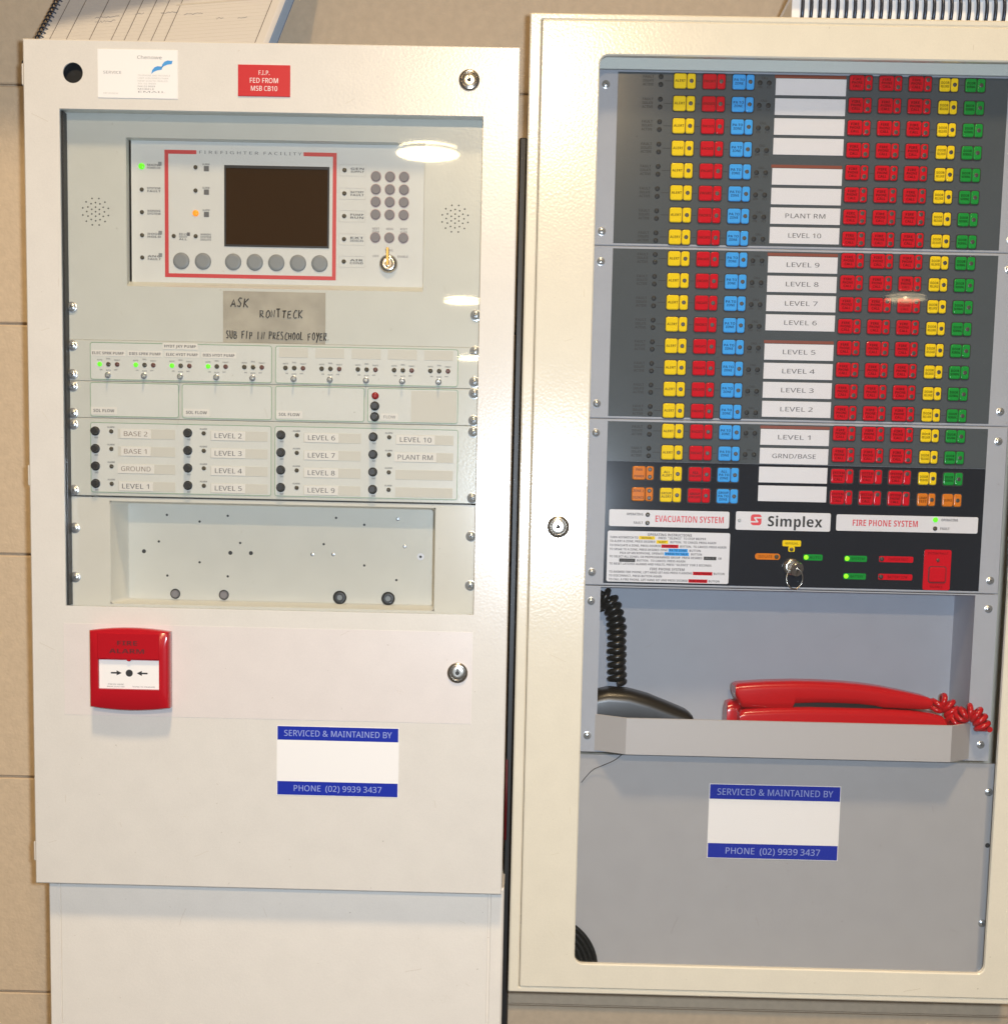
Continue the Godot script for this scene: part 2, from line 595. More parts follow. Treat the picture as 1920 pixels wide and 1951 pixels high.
func lock(parent: Node3D, called: String, x: float, y: float, r: float, label: String) -> void:
	var mb := MB.new()
	loft(mb.get_st(M.chrome), [circ(0, 0, r, 0, 32), circ(0, 0, r, 1.2, 32), circ(0, 0, r * 0.93, 2.6, 32), circ(0, 0, r * 0.74, 3.0, 32), circ(0, 0, r * 0.70, 1.4, 32)], true, false, 50.0)
	var o := part(parent, called, mb.done(), x, y, 0, label)
	mb = MB.new()
	loft(mb.get_st(M.chrome), [circ(0, 0, r * 0.69, 0.5, 28), circ(0, 0, r * 0.69, 1.9, 28), circ(0, 0, r * 0.62, 2.3, 28), circ(0, 0, r * 0.30, 2.2, 28)], false, true, 50.0)
	part(o, "lock_barrel", mb.done(), x, y, 0)
	mb = MB.new()
	disc(mb, M.slot, 0, 0, r * 0.20, 2.2, 2.32, 0.05, 14)
	plate(mb, M.slot, 0, r * 0.16, r * 0.13, r * 0.62, 2.2, 2.34, 0.05)
	part(o, "keyhole", mb.done(), x, y, 0)

func lamp_mesh(m: Material, r: float, d := 1.2) -> ArrayMesh:
	var key := "lamp%s%s%s" % [m.resource_name, r, d]
	if not cache.has(key):
		var mb := MB.new()
		loft(mb.get_st(m), [circ(0, 0, r, -0.4, 14), circ(0, 0, r, d * 0.35, 14), circ(0, 0, r * 0.82, d * 0.75, 14), circ(0, 0, r * 0.45, d, 14)], false, true, 60.0)
		cache[key] = mb.done()
	return cache[key]

func knob_mesh() -> ArrayMesh:
	if not cache.has("knob"):
		var mb := MB.new()
		loft(mb.get_st(M.rubber), [circ(0, 0, 5.3, 0, 18), circ(0, 0, 5.3, 0.8, 18), circ(0, 0, 4.2, 1.2, 18), circ(0, 0, 3.9, 7.0, 18), circ(0, 0, 3.3, 8.2, 18)], true, true, 50.0)
		cache["knob"] = mb.done()
	return cache["knob"]

func outline(mb: MB, m: Material, x0: float, x1: float, y0: float, y1: float, z: float, t := 0.9, r := 3.0) -> void:
	frame(mb, m, [x0, x1, y0, y1], [x0 + t, x1 - t, y0 + t, y1 - t], z - 0.3, z + 0.12, 0.06, r, r - t, 4)

# ---------------------------------------------------------------- white cabinet
func indicator_cabinet() -> void:
	var cab := thing("fire_indicator_cabinet", "off-white steel fire indicator cabinet with a glazed door above a red call point", "cabinet", W(-291, -446, -215))
	var mb := MB.new()
	# body: open box
	frame(mb, M.white_paint, [-561, -21, -443, 502], [-557, -25, -439, 498], -215, -16, 0.6)
	plate(mb, M.white_paint, -291, 29.5, 531, 936, -215, -212, 0.3)
	part(cab, "body", mb.done())
	# door, with a finger hole at the top left corner and the window opening
	mb = MB.new()
	var st := mb.get_st(M.white_paint)
	loft(st, [rr(-291, 29.5, 547.6, 952, 0, -15), rr(-291, 29.5, 547.6, 952, 0, -1.2), rr(-291, 29.5, 545.2, 949.6, 0, 0)], false, false)
	loft(st, [rr(-291, 29.5, 545.2, 949.6, 0, -14), rr(-291, 29.5, 547.6, 952, 0, -15)], false, false)
	var X0 := -563.6; var X1 := -18.4; var Y0 := -445.3; var Y1 := 504.3
	var a0 := -525.0; var a1 := -56.2; var b0 := -118.8; var b1 := 431.8
	for q in [[X0, a0, Y0, Y1], [a1, X1, Y0, Y1], [a0, a1, Y0, b0]]:
		quad(mb, M.white_paint, q[0], q[1], q[2], q[3], 0)
	# band above the window, a patch of it holed; the hole lies over the window's left corner, so the patch is 34 mm square
	quad(mb, M.white_paint, -493.0, a1, b1, Y1, 0)
	for q in [[a0, -493.0, b1, 453.0], [a0, -493.0, 487.0, Y1]]:
		quad(mb, M.white_paint, q[0], q[1], q[2], q[3], 0)
	var sq := PackedVector3Array()
	var ci := PackedVector3Array()
	var cb := PackedVector3Array()
	for k in 32:
		var a := TAU * k / 32.0
		var d := Vector2(cos(a), sin(a))
		var e: Vector2 = d / maxf(absf(d.x), absf(d.y))
		sq.append(Vector3(-509.0 + e.x * 16.0, 470.0 + e.y * 17.0, 0) * 0.001)
		ci.append(Vector3(-509.5 + d.x * 11.0, 470.0 + d.y * 11.0, 0) * 0.001)
		cb.append(Vector3(-509.5 + d.x * 11.0, 470.0 + d.y * 11.0, -2.2) * 0.001)
	loft(st, [sq, ci, cb], false, false)
	# returns of the window opening
	loft(st, [rr(-290.6, 156.5, a1 - a0, b1 - b0, 0, 0), rr(-290.6, 156.5, a1 - a0, b1 - b0, 0, -2.4)], false, false)
	var door := part(cab, "door", mb.done())
	mb = MB.new()
	loft(mb.get_st(M.rubber), [circ(0, 0, 15, -2.3, 28), circ(0, 0, 14.5, -14, 28)], false, true)
	part(door, "finger_hole_cup", mb.done(), -509.5, 470, 0)
	mb = MB.new()
	frame(mb, M.rack_paint, [-534, -47.2, -127.8, 440.8], [-526.4, -55.6, -119.6, 432.6], -19.0, -7.2, 0.5)
	part(door, "pane_retainer", mb.done())
	mb = MB.new()
	plate(mb, M.gasket, -524.6, 156.5, 2.4, 550, -20.5, -6.8, 0.4)
	part(door, "black_seal", mb.done())
	mb = MB.new()
	plate(mb, M.window_glass, -290.6, 156.5, 484, 566, -6.6, -3.8, 0.0001)
	part(door, "window_pane", mb.done())
	for y in [470.0, 29.0, -410.0]:
		mb = MB.new()
		loft(mb.get_st(M.white_paint), [rr(0, 0, 6, 24, 2, -15, 3), rr(0, 0, 6, 24, 2, -9, 3), rr(0, 0, 4, 22, 1, -8, 3)], true, true)
		part(door, "hinge", mb.done(), -566.4, y, 0)
	lock(cab, "door_lock", -72.4, 469.6, 11.6, "chrome cam lock at the top corner of the white door")
	lock(cab, "door_lock", -73.5, -186.1, 12.0, "chrome cam lock below the window of the white door")

	# upper rack panel with the opening for the display module
	mb = MB.new()
	st = mb.get_st(M.rack_paint)
	var o := [-538.0, -43.0, 184.2, 446.0]
	var z := -22.0
	var out := rr(-290.5, 315.1, 495, 261.8, 0, z - 2)
	var outf := rr(-290.5, 315.1, 495, 261.8, 0, z)
	var op := rr(-289.6, 326.2, 336.2, 163.0, 0, z)
	var deep := PackedVector3Array([Vector3(-457.4, 251.5, z - 12) * 0.001, Vector3(-121.8, 251.5, z - 12) * 0.001, Vector3(-121.8, 407.5, z - 12) * 0.001, Vector3(-457.4, 407.5, z - 12) * 0.001])
	loft(st, [out, outf, op, deep], false, false)
	var rack := part(cab, "rack_panel", mb.done())
	mb = MB.new()
	for cx in [-492.5, -86.5]:
		var ring := [[0, 1, 0.0], [5, 6, 30.0], [10, 12, 0.0], [15, 12, 15.0]]
		for q in ring:
			for k in q[1]:
				var a: float = TAU * k / q[1] + deg_to_rad(q[2])
				disc(mb, M.slot, cx + cos(a) * q[0], 326 + sin(a) * q[0], 0.95, z - 0.3, z + 0.08, 0.02, 8)
	var perf := part(rack, "speaker_perforations", mb.done())
	perf.set_meta("kind", "stuff")
	mb = MB.new()
	for s in [["FOR INTERNAL FAULTS CALL THE SERVICE CONTRACTOR BEFORE OPENING THIS DOOR", -312.0, 120.0]]:
		words(mb, M.ink_pale, s[0], s[1], 247.9, z - 6.0, 1.6, s[2])
	part(rack, "printed_lettering", mb.done())
	display_module(cab)

	# 1U pump panel
	mb = MB.new()
	plate(mb, M.rack_paint, -290.5, 160.9, 495, 46.0, -24, -21, 0.6)
	var pump := part(cab, "pump_panel", mb.done())
	strip_cells(pump, [[-500, -292.4, 139.6, 181.2], [-288.2, -80.2, 139.6, 181.2]], -21.0)
	mb = MB.new()
	var mp := MB.new()
	for i in 10:
		var x: float = (-489.1 + 41.35 * i) if i < 5 else (-276.7 + 41.3 * (i - 5))
		for k in 3:
			var m: Material = M.lamp_green_lit if (i < 4 and k == 0) else (M.lamp_off_red if k == 2 else M.lamp_off)
			part(pump, "indicator_lamp", lamp_mesh(m, 2.7), x + 10.0 * k, 156.8, -20.4)
			words(mb, M.ink_grey, ["AUTO", "ISOL", "FAULT"][k], x + 10.0 * k, 161.6 + (1.4 if k == 1 else 0.0), -20.3, 1.6, 0.0, true)
		for k in 3:
			words(mb, M.ink_grey, ["ON", "AUTO", "OFF"][k], x + 1.5 + 8.4 * k, 150.6 - (0.5 if k == 1 else 0.0), -20.3, 1.5, 0.0, true)
		mp = MB.new()
		loft(mp.get_st(M.zinc), [circ(0, 0, 3.6, 0, 16), circ(0, 0, 3.6, 1.0, 16), circ(0, 0, 2.2, 1.6, 16), circ(0, 0, 1.6, 3.0, 16)], false, true, 50)
		tube(mp.get_st(M.zinc), PackedVector3Array([Vector3(0, 0, 2), Vector3(0, -1.5, 6), Vector3(0, -2.4, 9)]), 1.1, 8)
		part(pump, "toggle_switch", mp.done(), x + 9.4, 144.6, -20.5)
	part(pump, "printed_lettering", mb.done())
	var names := ["ELEC SPRK PUMP", "DIES SPRK PUMP", "ELEC HYDT PUMP", "DIES HYDT PUMP"]
	for i in 4:
		label_plate(pump, "label", names[i], -479.5 + 42.2 * i, 169.2, 39.5, 6.6, -20.3, 3.0, M.label_cream, M.ink_grey, 36, true)
	label_plate(pump, "label", "HYDT JKY PUMP", -397, 178.4, 40, 7.0, -20.1, 3.0, M.label_cream, M.ink_grey, 36, true)
	for i in 5:
		label_plate(pump, "blank_label", "", -267.5 + 41.3 * i, 174.0, 33, 11, -20.3, 2.0, M.patch_tan, M.ink_pale)

	# flow panel
	mb = MB.new()
	plate(mb, M.rack_paint, -290.5, 116.9, 495, 41.2, -24, -21, 0.6)
	var flow := part(cab, "flow_panel", mb.done())
	strip_cells(flow, [[-500.4, -398.8, 98.0, 136.2], [-395, -292.3, 98.0, 136.2], [-288.2, -186.4, 98.0, 136.2], [-182.6, -79.6, 98.0, 136.2]], -21.0)
	for x in [-485.0, -378.6, -272.2]:
		label_plate(flow, "label", "SOL FLOW", x, 104.4, 30, 8.5, -20.3, 3.4, M.label_cream, M.ink_grey, 24, true)
	label_plate(flow, "label", "FLOW", -157.5, 104.0, 20, 8.0, -20.3, 3.2, M.label_cream, M.ink_grey, 13.5)
	label_plate(flow, "blank_label", "", -107, 116.5, 52, 35, -20.3, 3.2, M.patch_tan, M.ink_grey)
	part(flow, "indicator_lamp", lamp_mesh(M.lamp_ruby, 4.2, 2.4), -174, 127.6, -20.5)
	for y in [116.1, 104.0]:
		part(flow, "knob", knob_mesh(), -174.3, y, -20.6)

	# zone panel
	mb = MB.new()
	plate(mb, M.rack_paint, -290.5, 51.8, 495, 88.2, -24, -21, 0.6)
	var zone := part(cab, "zone_panel", mb.done())
	strip_cells(zone, [[-500.6, -292.6, 11.6, 91.0], [-288.6, -78.6, 11.6, 91.0]], -21.0)
	var zn := [["BASE 2", "BASE 1", "GROUND", "LEVEL 1"], ["LEVEL 2", "LEVEL 3", "LEVEL 4", "LEVEL 5"], ["LEVEL 6", "LEVEL 7", "LEVEL 8", "LEVEL 9"], ["LEVEL 10", "PLANT RM", "", ""]]
	var kx := [-495.0, -388.6, -281.6, -175.8]
	mb = MB.new()
	for c in 4:
		for r in 4:
			var y := 81.2 - 19.9 * r
			part(zone, "knob", knob_mesh(), kx[c], y, -20.6)
			part(zone, "indicator_lamp", lamp_mesh(M.lamp_off, 2.5), kx[c] + 18.4, y, -20.4)
			words(mb, M.ink_grey, "ALARM", kx[c] + 18.0, y + 4.8, -20.3, 1.8, 0.0, true)
			words(mb, M.ink_grey, "ISO", kx[c] + 1.0, y - 7.4, -20.3, 1.8, 0.0, true)
			var s: String = zn[c][r]
			var dim: bool = c == 0 and r < 3
			label_plate(zone, "blank_label", "", kx[c] + 59.0, y - 2.4, 66, 11.2, -20.3, 5.0, M.patch_tan, M.ink)
			if s != "":
				var w := {"BASE 2": 27.0, "BASE 1": 26.0, "GROUND": 34.0, "LEVEL 10": 36.0, "PLANT RM": 40.0}.get(s, 31.0) as float
				label_plate(zone, "name_strip", s, kx[c] + 46.5 + (2.0 if w > 35 else 0.0), y - 2.4, w + 8, 10.2, -19.9, 5.4, M.label_cream, M.ink_brown if dim else M.ink_label, w)
	part(zone, "printed_lettering", mb.done())

	# blank equipment recess at the bottom
	mb = MB.new()
	st = mb.get_st(M.recess_paint)
	loft(st, [rr(-290.5, -66, 495, 144, 0, -26), rr(-290.5, -66, 495, 144, 0, -23), rr(-291.5, -57.5, 377, 119, 3.0, -23)], false, false)
	loft(st, [rr(-291.5, -57.5, 377, 119, 4.0, -23, 4), rr(-291.5, -57.5, 375, 117.5, 4.0, -24.5, 4), rr(-291.5, -57.5, 375, 117.5, 4.0, -90, 4), rr(-291.5, -57.5, 371, 114, 3.0, -92, 4)], false, true, 60.0)
	var rec := part(cab, "equipment_recess", mb.done())
	var dots := [[-431.1, -13.3], [-391.6, -20.4], [-357.6, -12.8], [-441, -45.4], [-342.6, -45.1], [-391.7, -69.4], [-430.9, -86.3], [-357.6, -85.7], [-227, -12.4], [-193, -19.9], [-241.7, -44.3], [-192.5, -68.8], [-153.5, -85.6]]
	mb = MB.new()
	disc(mb, M.slot, 0, 0, 1.5, -0.3, 0.1, 0.05, 10)
	var hole := mb.done()
	for d in dots:
		part(rec, "drill_hole", hole, d[0], d[1], -92)
	mb = MB.new()
	disc(mb, M.slot, 0, 0, 2.5, -0.3, 0.12, 0.05, 12)
	hole = mb.done()
	for d in [[-459.1, -57.6], [-354.5, -57.2], [-329.6, -57.0]]:
		part(rec, "drill_hole", hole, d[0], d[1], -92)
	mb = MB.new()
	loft(mb.get_st(M.zinc), [circ(0, 0, 2.4, -0.2, 12), circ(0, 0, 2.2, 0.9, 12), circ(0, 0, 1.0, 1.2, 12)], false, true, 50)
	var rivet := mb.done()
	for d in [[-255.4, -57], [-230.2, -56.4], [-152.6, -12.2], [-143.9, -44.9]]:
		part(rec, "rivet", rivet, d[0], d[1], -92)
	mb = MB.new()
	loft(mb.get_st(M.label_white), [circ(0, 0, 4.4, -0.2, 18), circ(0, 0, 4.2, 1.4, 18), circ(0, 0, 1.6, 1.6, 18)], false, false, 50)
	disc(mb, M.slot, 0, 0, 1.7, 0, 1.0, 0.05, 12)
	part(rec, "nylon_bush", mb.done(), -124.6, -56.8, -92)
	mb = MB.new()
	loft(mb.get_st(M.rubber), [circ(0, 0, 6.2, -0.2, 20), circ(0, 0, 6.0, 0.8, 20), circ(0, 0, 5.0, 0.9, 20)], false, false, 50)  # black ring stands in for the shadow round the plug rim
	loft(mb.get_st(M.keypad_grey), [circ(0, 0, 5.0, -0.2, 20), circ(0, 0, 4.8, 2.4, 20), circ(0, 0, 3.8, 3.2, 20)], false, true, 50)
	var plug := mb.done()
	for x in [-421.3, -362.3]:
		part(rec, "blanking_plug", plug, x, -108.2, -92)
	mb = MB.new()
	loft(mb.get_st(M.rubber), [circ(0, 0, 8.3, -0.2, 24), circ(0, 0, 8.0, 1.6, 24), circ(0, 0, 6.6, 2.6, 24), circ(0, 0, 3.6, 2.2, 24), circ(0, 0, 3.2, 0.3, 24)], false, false, 60)
	disc(mb, M.button_grey, 0, 0, 3.3, -0.3, 0.4, 0.05, 18)
	var grom := mb.done()
	for x in [-221.8, -163.2]:
		part(rec, "cable_grommet", grom, x, -108.2, -92)

	screws(cab, [[-520.5, 219.8], [-520.5, 177.0], [-520.5, 144.6], [-520.5, 131.4], [-520.5, 100.8], [-520.5, 88.4], [-520.5, 13.4], [-61.2, 219.8], [-61.2, 179.6], [-61.2, 145.4], [-61.2, 132.6], [-61.2, 102.0], [-61.2, 89.2], [-61.2, 14.2]], -21, 4.6)
	screws(cab, [[-520.6, -30.0], [-520.8, -87.0], [-61.8, -29.6], [-61.6, -86.4]], -23, 4.6)

	# black conduit added to darken the gap between the cabinets, with a dark red cable
	var con := thing("gap_filler", "black conduit added to darken the narrow gap between the two cabinets", "filler", W(-12, -1450, -120))
	mb = MB.new()
	loft(mb.get_st(M.rubber), [rr(-12, -508, 9.4, 1884, 2, -150, 3), rr(-12, -508, 9.4, 1884, 2, -96, 3), rr(-12, -508, 6, 1880, 1, -92, 3)], true, true)
	part(con, "filler", mb.done())
	mb = MB.new()
	tube(mb.get_st(M.call_red_dark), curve_of([Vector3(-15.2, -300, -80), Vector3(-15.0, -345, -72), Vector3(-15.2, -400, -84)], 6.0).get_baked_points(), 1.6, 8)
	part(con, "red_cable", mb.done())

	# cable duct under the cabinet
	var duct := thing("cable_duct", "off-white steel cable duct cover below the white cabinet", "duct", W(-286, -1450, -120))
	mb = MB.new()
	loft(mb.get_st(M.duct_paint), [rr(-286, -947, 543, 1003, 0, -215), rr(-286, -947, 543, 1003, 0, -27), rr(-286, -947, 541, 1001, 0, -26)], true, true)
	part(duct, "duct_body", mb.done())
	mb = MB.new()
	plate(mb, M.duct_paint, -288.2, -947.6, 511.6, 1001, -27, -24.4, 1.0)
	part(duct, "cover_panel", mb.done())
	mb = MB.new()
	plate(mb, M.duct_paint, -23.0, -947.6, 15.0, 1001, -27, -24.0, 1.0)
	part(duct, "edge_strip", mb.done())
	mb = MB.new()
	plate(mb, M.duct_paint, -551.0, -947.6, 12.6, 1001, -27, -24.0, 1.0)
	part(duct, "edge_strip", mb.done())

func strip_cells(parent: Node3D, cells: Array, z: float) -> void:
	for c in cells:
		var mb := MB.new()
		plate(mb, M.cell_white, (c[0] + c[1]) / 2.0, (c[2] + c[3]) / 2.0, c[1] - c[0], c[3] - c[2], z - 0.5, z + 0.5, 0.4, 3.0, 4)
		outline(mb, M.green_line, c[0] - 0.2, c[1] + 0.2, c[2] - 0.2, c[3] + 0.2, z + 0.55, 0.8, 3.0)
		part(parent, "cell", mb.done())

func label_plate(parent: Node3D, called: String, s: String, x: float, y: float, w: float, h: float, z: float, th: float, m: Material, ink: Material, tw := 0.0, heavy := false) -> void:
	var mb := MB.new()
	plate(mb, m, 0, 0, w, h, -0.25, 0.15, 0.1)
	if s != "":
		words(mb, ink, s, 0, 0, 0.22, th, tw, heavy)
	part(parent, called, mb.done(), x, y, z)

func display_module(cab: Node3D) -> void:
	var z := -34.0
	var mb := MB.new()
	plate(mb, M.fascia_white, -287.2, 330.5, 336.4, 170, z - 2.4, z - 0.1, 0.3)
	var mod := part(cab, "display_module", mb.done())
	mb = MB.new()
	var r := [-417.2, -222.0, 257.4, 398.0]
	var t := 4.3
	for q in [[r[0], r[0] + t, r[2], r[3]], [r[1] - t, r[1], r[2], r[3]], [r[0] + t, r[1] - t, r[2], r[2] + t], [r[0] + t, -381.0, r[3] - t, r[3]], [-259.6, r[1] - t, r[3] - t, r[3]]]:
		quad(mb, M.border_red, q[0], q[1], q[2], q[3], z + 0.2)
	part(mod, "red_border", mb.done())
	mb = MB.new()
	frame(mb, M.gasket, [-349.4, -230.0, 292.8, 382.4], [-347.4, -232.0, 295.0, 379.2], z - 0.5, z + 0.8, 0.2)
	plate(mb, M.screen_brown, -289.7, 337.2, 116.2, 85.4, z - 0.4, z + 0.2, 0.05)
	part(mod, "display_screen", mb.done())
	mb = MB.new()
	words(mb, M.ink_grey, "F I R E F I G H T E R", -344.5, 396.0, z + 0.2, 3.2, 67)
	words(mb, M.ink_grey, "F A C I L I T Y", -283.5, 396.0, z + 0.2, 3.2, 43)
	# words and rules beside the lamps, too small to read in the photograph
	var left := [["MAINS", "POWER ON"], ["SYSTEM", "FAULT"], ["WARNING", "SYSTEM"], ["DOOR", "HOLD"], ["ANC", "FAULT"]]
	for i in 5:
		var y: float = [379.4, 353.8, 328.9, 303.4, 278.6][i]
		for k in 2:
			words(mb, M.ink_grey, left[i][k], -429.5, y + 1.6 - 3.2 * k, z + 0.2, 2.3, 15, true)
			words(mb, M.ink_grey, [["GEN", "SUPPLY"], ["BATTERY", "FAULT"], ["PUMP", "RUN"], ["EXT", "DEVICES"], ["AIR", "COND"]][i][k], -198.5, y + 1.6 - 3.2 * k, z + 0.2, 2.3, 15, true)
		outline(mb, M.line_faint, -219.0, -189.0, y - 6.4, y + 6.2, z + 0.05, 0.3, 0.8)
		if i in [0, 3, 4]:
			quad(mb, M.button_grey, -424.4, -420.4, y + 1.0, y + 5.2, z + 0.25)
	for q in [[379.4], [353.6], [329.0]]:
		words(mb, M.ink_grey, "ALARM", -370, q[0] + 3.4, z + 0.2, 2.1, 8, true)
		quad(mb, M.ink_grey, -372.6, -366.8, q[0] - 4.2, q[0] + 1.6, z + 0.25)
	for k in 3:
		words(mb, M.ink_grey, ["BELLS", "ISOLATE", "ALL"][k], -396.5, 305.5 - 2.9 * k, z + 0.2, 2.1, 9, true)
		words(mb, M.ink_grey, ["WARNING", "SYSTEM", "ISOLATE"][k], -370.5, 305.5 - 2.9 * k, z + 0.2, 2.1, 12, true)
	quad(mb, M.ink_grey, -391.8, -388.6, 303.6, 307.4, z + 0.25)
	for i in 3:
		for k in 2:
			words(mb, M.ink_pale, [["NEXT", "ITEM"], ["MENU", ""], ["RESET", "ALARM"]][i][k], -177.0 + 15.9 * i, 315.6 - 3.4 * k, z + 0.2, 2.4, 8, true)
	words(mb, M.ink_pale, "NORMAL", -161.5, 292.0, z + 0.2, 2.4, 9, true)
	words(mb, M.ink_pale, "OFF", -176.5, 285.2, z + 0.2, 2.4, 7, true)
	words(mb, M.ink_pale, "ENABLE", -146.0, 285.2, z + 0.2, 2.4, 12, true)
	part(mod, "printed_lettering", mb.done())
	mb = MB.new()
	loft(mb.get_st(M.button_grey), [circ(0, 0, 9.4, -0.2, 28), circ(0, 0, 9.4, 0.6, 28), circ(0, 0, 8.6, 1.3, 28), circ(0, 0, 6.5, 1.7, 28)], false, true, 50)
	var b := mb.done()
	for x in [-398.5, -373.7, -339.2, -314.5, -289.9, -265.2, -240.6]:
		part(mod, "push_button", b, x, 275.7, z)
	mb = MB.new()
	disc(mb, M.keypad_ring, 0, 0, 6.3, -0.2, 0.15, 0.05, 22)
	loft(mb.get_st(M.keypad_grey), [circ(0, 0, 5.5, 0, 22), circ(0, 0, 5.5, 0.8, 22), circ(0, 0, 4.8, 1.4, 22)], false, true, 50)
	b = mb.done()
	for y in [373.0, 359.0, 345.2, 331.2, 305.9]:
		for k in 3:
			part(mod, "keypad_button", b, -177.4 + 15.95 * k, y, z)
	for i in 5:
		var y: float = [379.4, 353.8, 328.9, 303.4, 278.6][i]
		part(mod, "indicator_lamp", lamp_mesh(M.lamp_green_lit if i == 0 else M.lamp_off, 3.6 if i == 0 else 2.4, 1.6), -443.2, y, z)
		part(mod, "indicator_lamp", lamp_mesh(M.lamp_off, 2.5), -213.0, y, z)
		if i < 4:
			part(mod, "indicator_lamp", lamp_mesh(M.lamp_orange_lit if i == 2 else M.lamp_off, 3.6 if i == 2 else 2.4, 1.6), -382.0, y, z)
	part(mod, "indicator_lamp", lamp_mesh(M.lamp_off, 2.4), -407.0, 303.2, z)
	# key switch with its key
	mb = MB.new()
	loft(mb.get_st(M.chrome), [circ(0, 0, 10.4, -0.2, 28), circ(0, 0, 10.4, 2.0, 28), circ(0, 0, 9.0, 4.2, 28), circ(0, 0, 6.5, 5.2, 28), circ(0, 0, 4.0, 4.6, 28)], false, true, 50)
	part(mod, "key_switch", mb.done(), -162.0, 276.8, z)
	mb = MB.new()
	loft(mb.get_st(M.brass), [rr(0, 0, 3.0, 20, 1.4, 4.0, 4), rr(0, 0, 3.0, 20, 1.4, 9.0, 4), rr(0, 0, 2.2, 19, 1.0, 9.6, 4)], true, true)
	part(mod, "switch_key", mb.done(), -162.6, 284.0, z)

# ---------------------------------------------------------------- cream cabinet
func cap_mesh(kind: String, w: float, lw: float, h: float, txt: Array, lamps: int) -> ArrayMesh:
	var key := "cap%s%s%s%s%s" % [kind, w, h, txt, lamps]
	if cache.has(key):
		return cache[key]
	var mb := MB.new()
	var m: Material = M["cap_" + kind]
	var ink: Material = M["cap_print_" + kind]
	var gap := 0.75
	var total := w + gap + lw
	var cx := -total / 2 + w / 2
	var lx := total / 2 - lw / 2
	plate(mb, M.ink_dark_grey, 0, 0, total + 2.2, h + 2.2, -0.4, 0.12, 0.05, 2.8, 4)  # dark border plate: shading of the gaps round the caps, put into colour
	for q in [[cx, w], [lx, lw]]:
		loft(mb.get_st(m), [rr(q[0], 0, q[1], h, 2.3, -0.3, 5), rr(q[0], 0, q[1], h, 2.3, 1.1, 5), rr(q[0], 0, q[1] - 0.9, h - 0.9, 1.9, 1.6, 5), rr(q[0], 0, q[1] - 2.4, h - 2.4, 1.3, 1.75, 5)], false, true, 50)
	for i in txt.size():
		if txt[i] != "":
			words(mb, ink, txt[i], cx, (txt.size() - 1) * 1.9 - 3.8 * i, 1.82, 2.7, minf(w - 2.6, 2.3 * txt[i].length()), true)
	for k in lamps:
		var y := 0.0 if lamps == 1 else (4.2 - 8.4 * k)
		if lamps == 3:
			y = 4.2
			if k > 0:
				continue
		loft(mb.get_st(M.cap_lamp), [circ(lx, y, 2.35, 1.6, 14), circ(lx, y, 2.35, 1.95, 14), circ(lx, y, 1.6, 2.2, 14)], false, true, 50)
	cache[key] = mb.done()
	return cache[key]

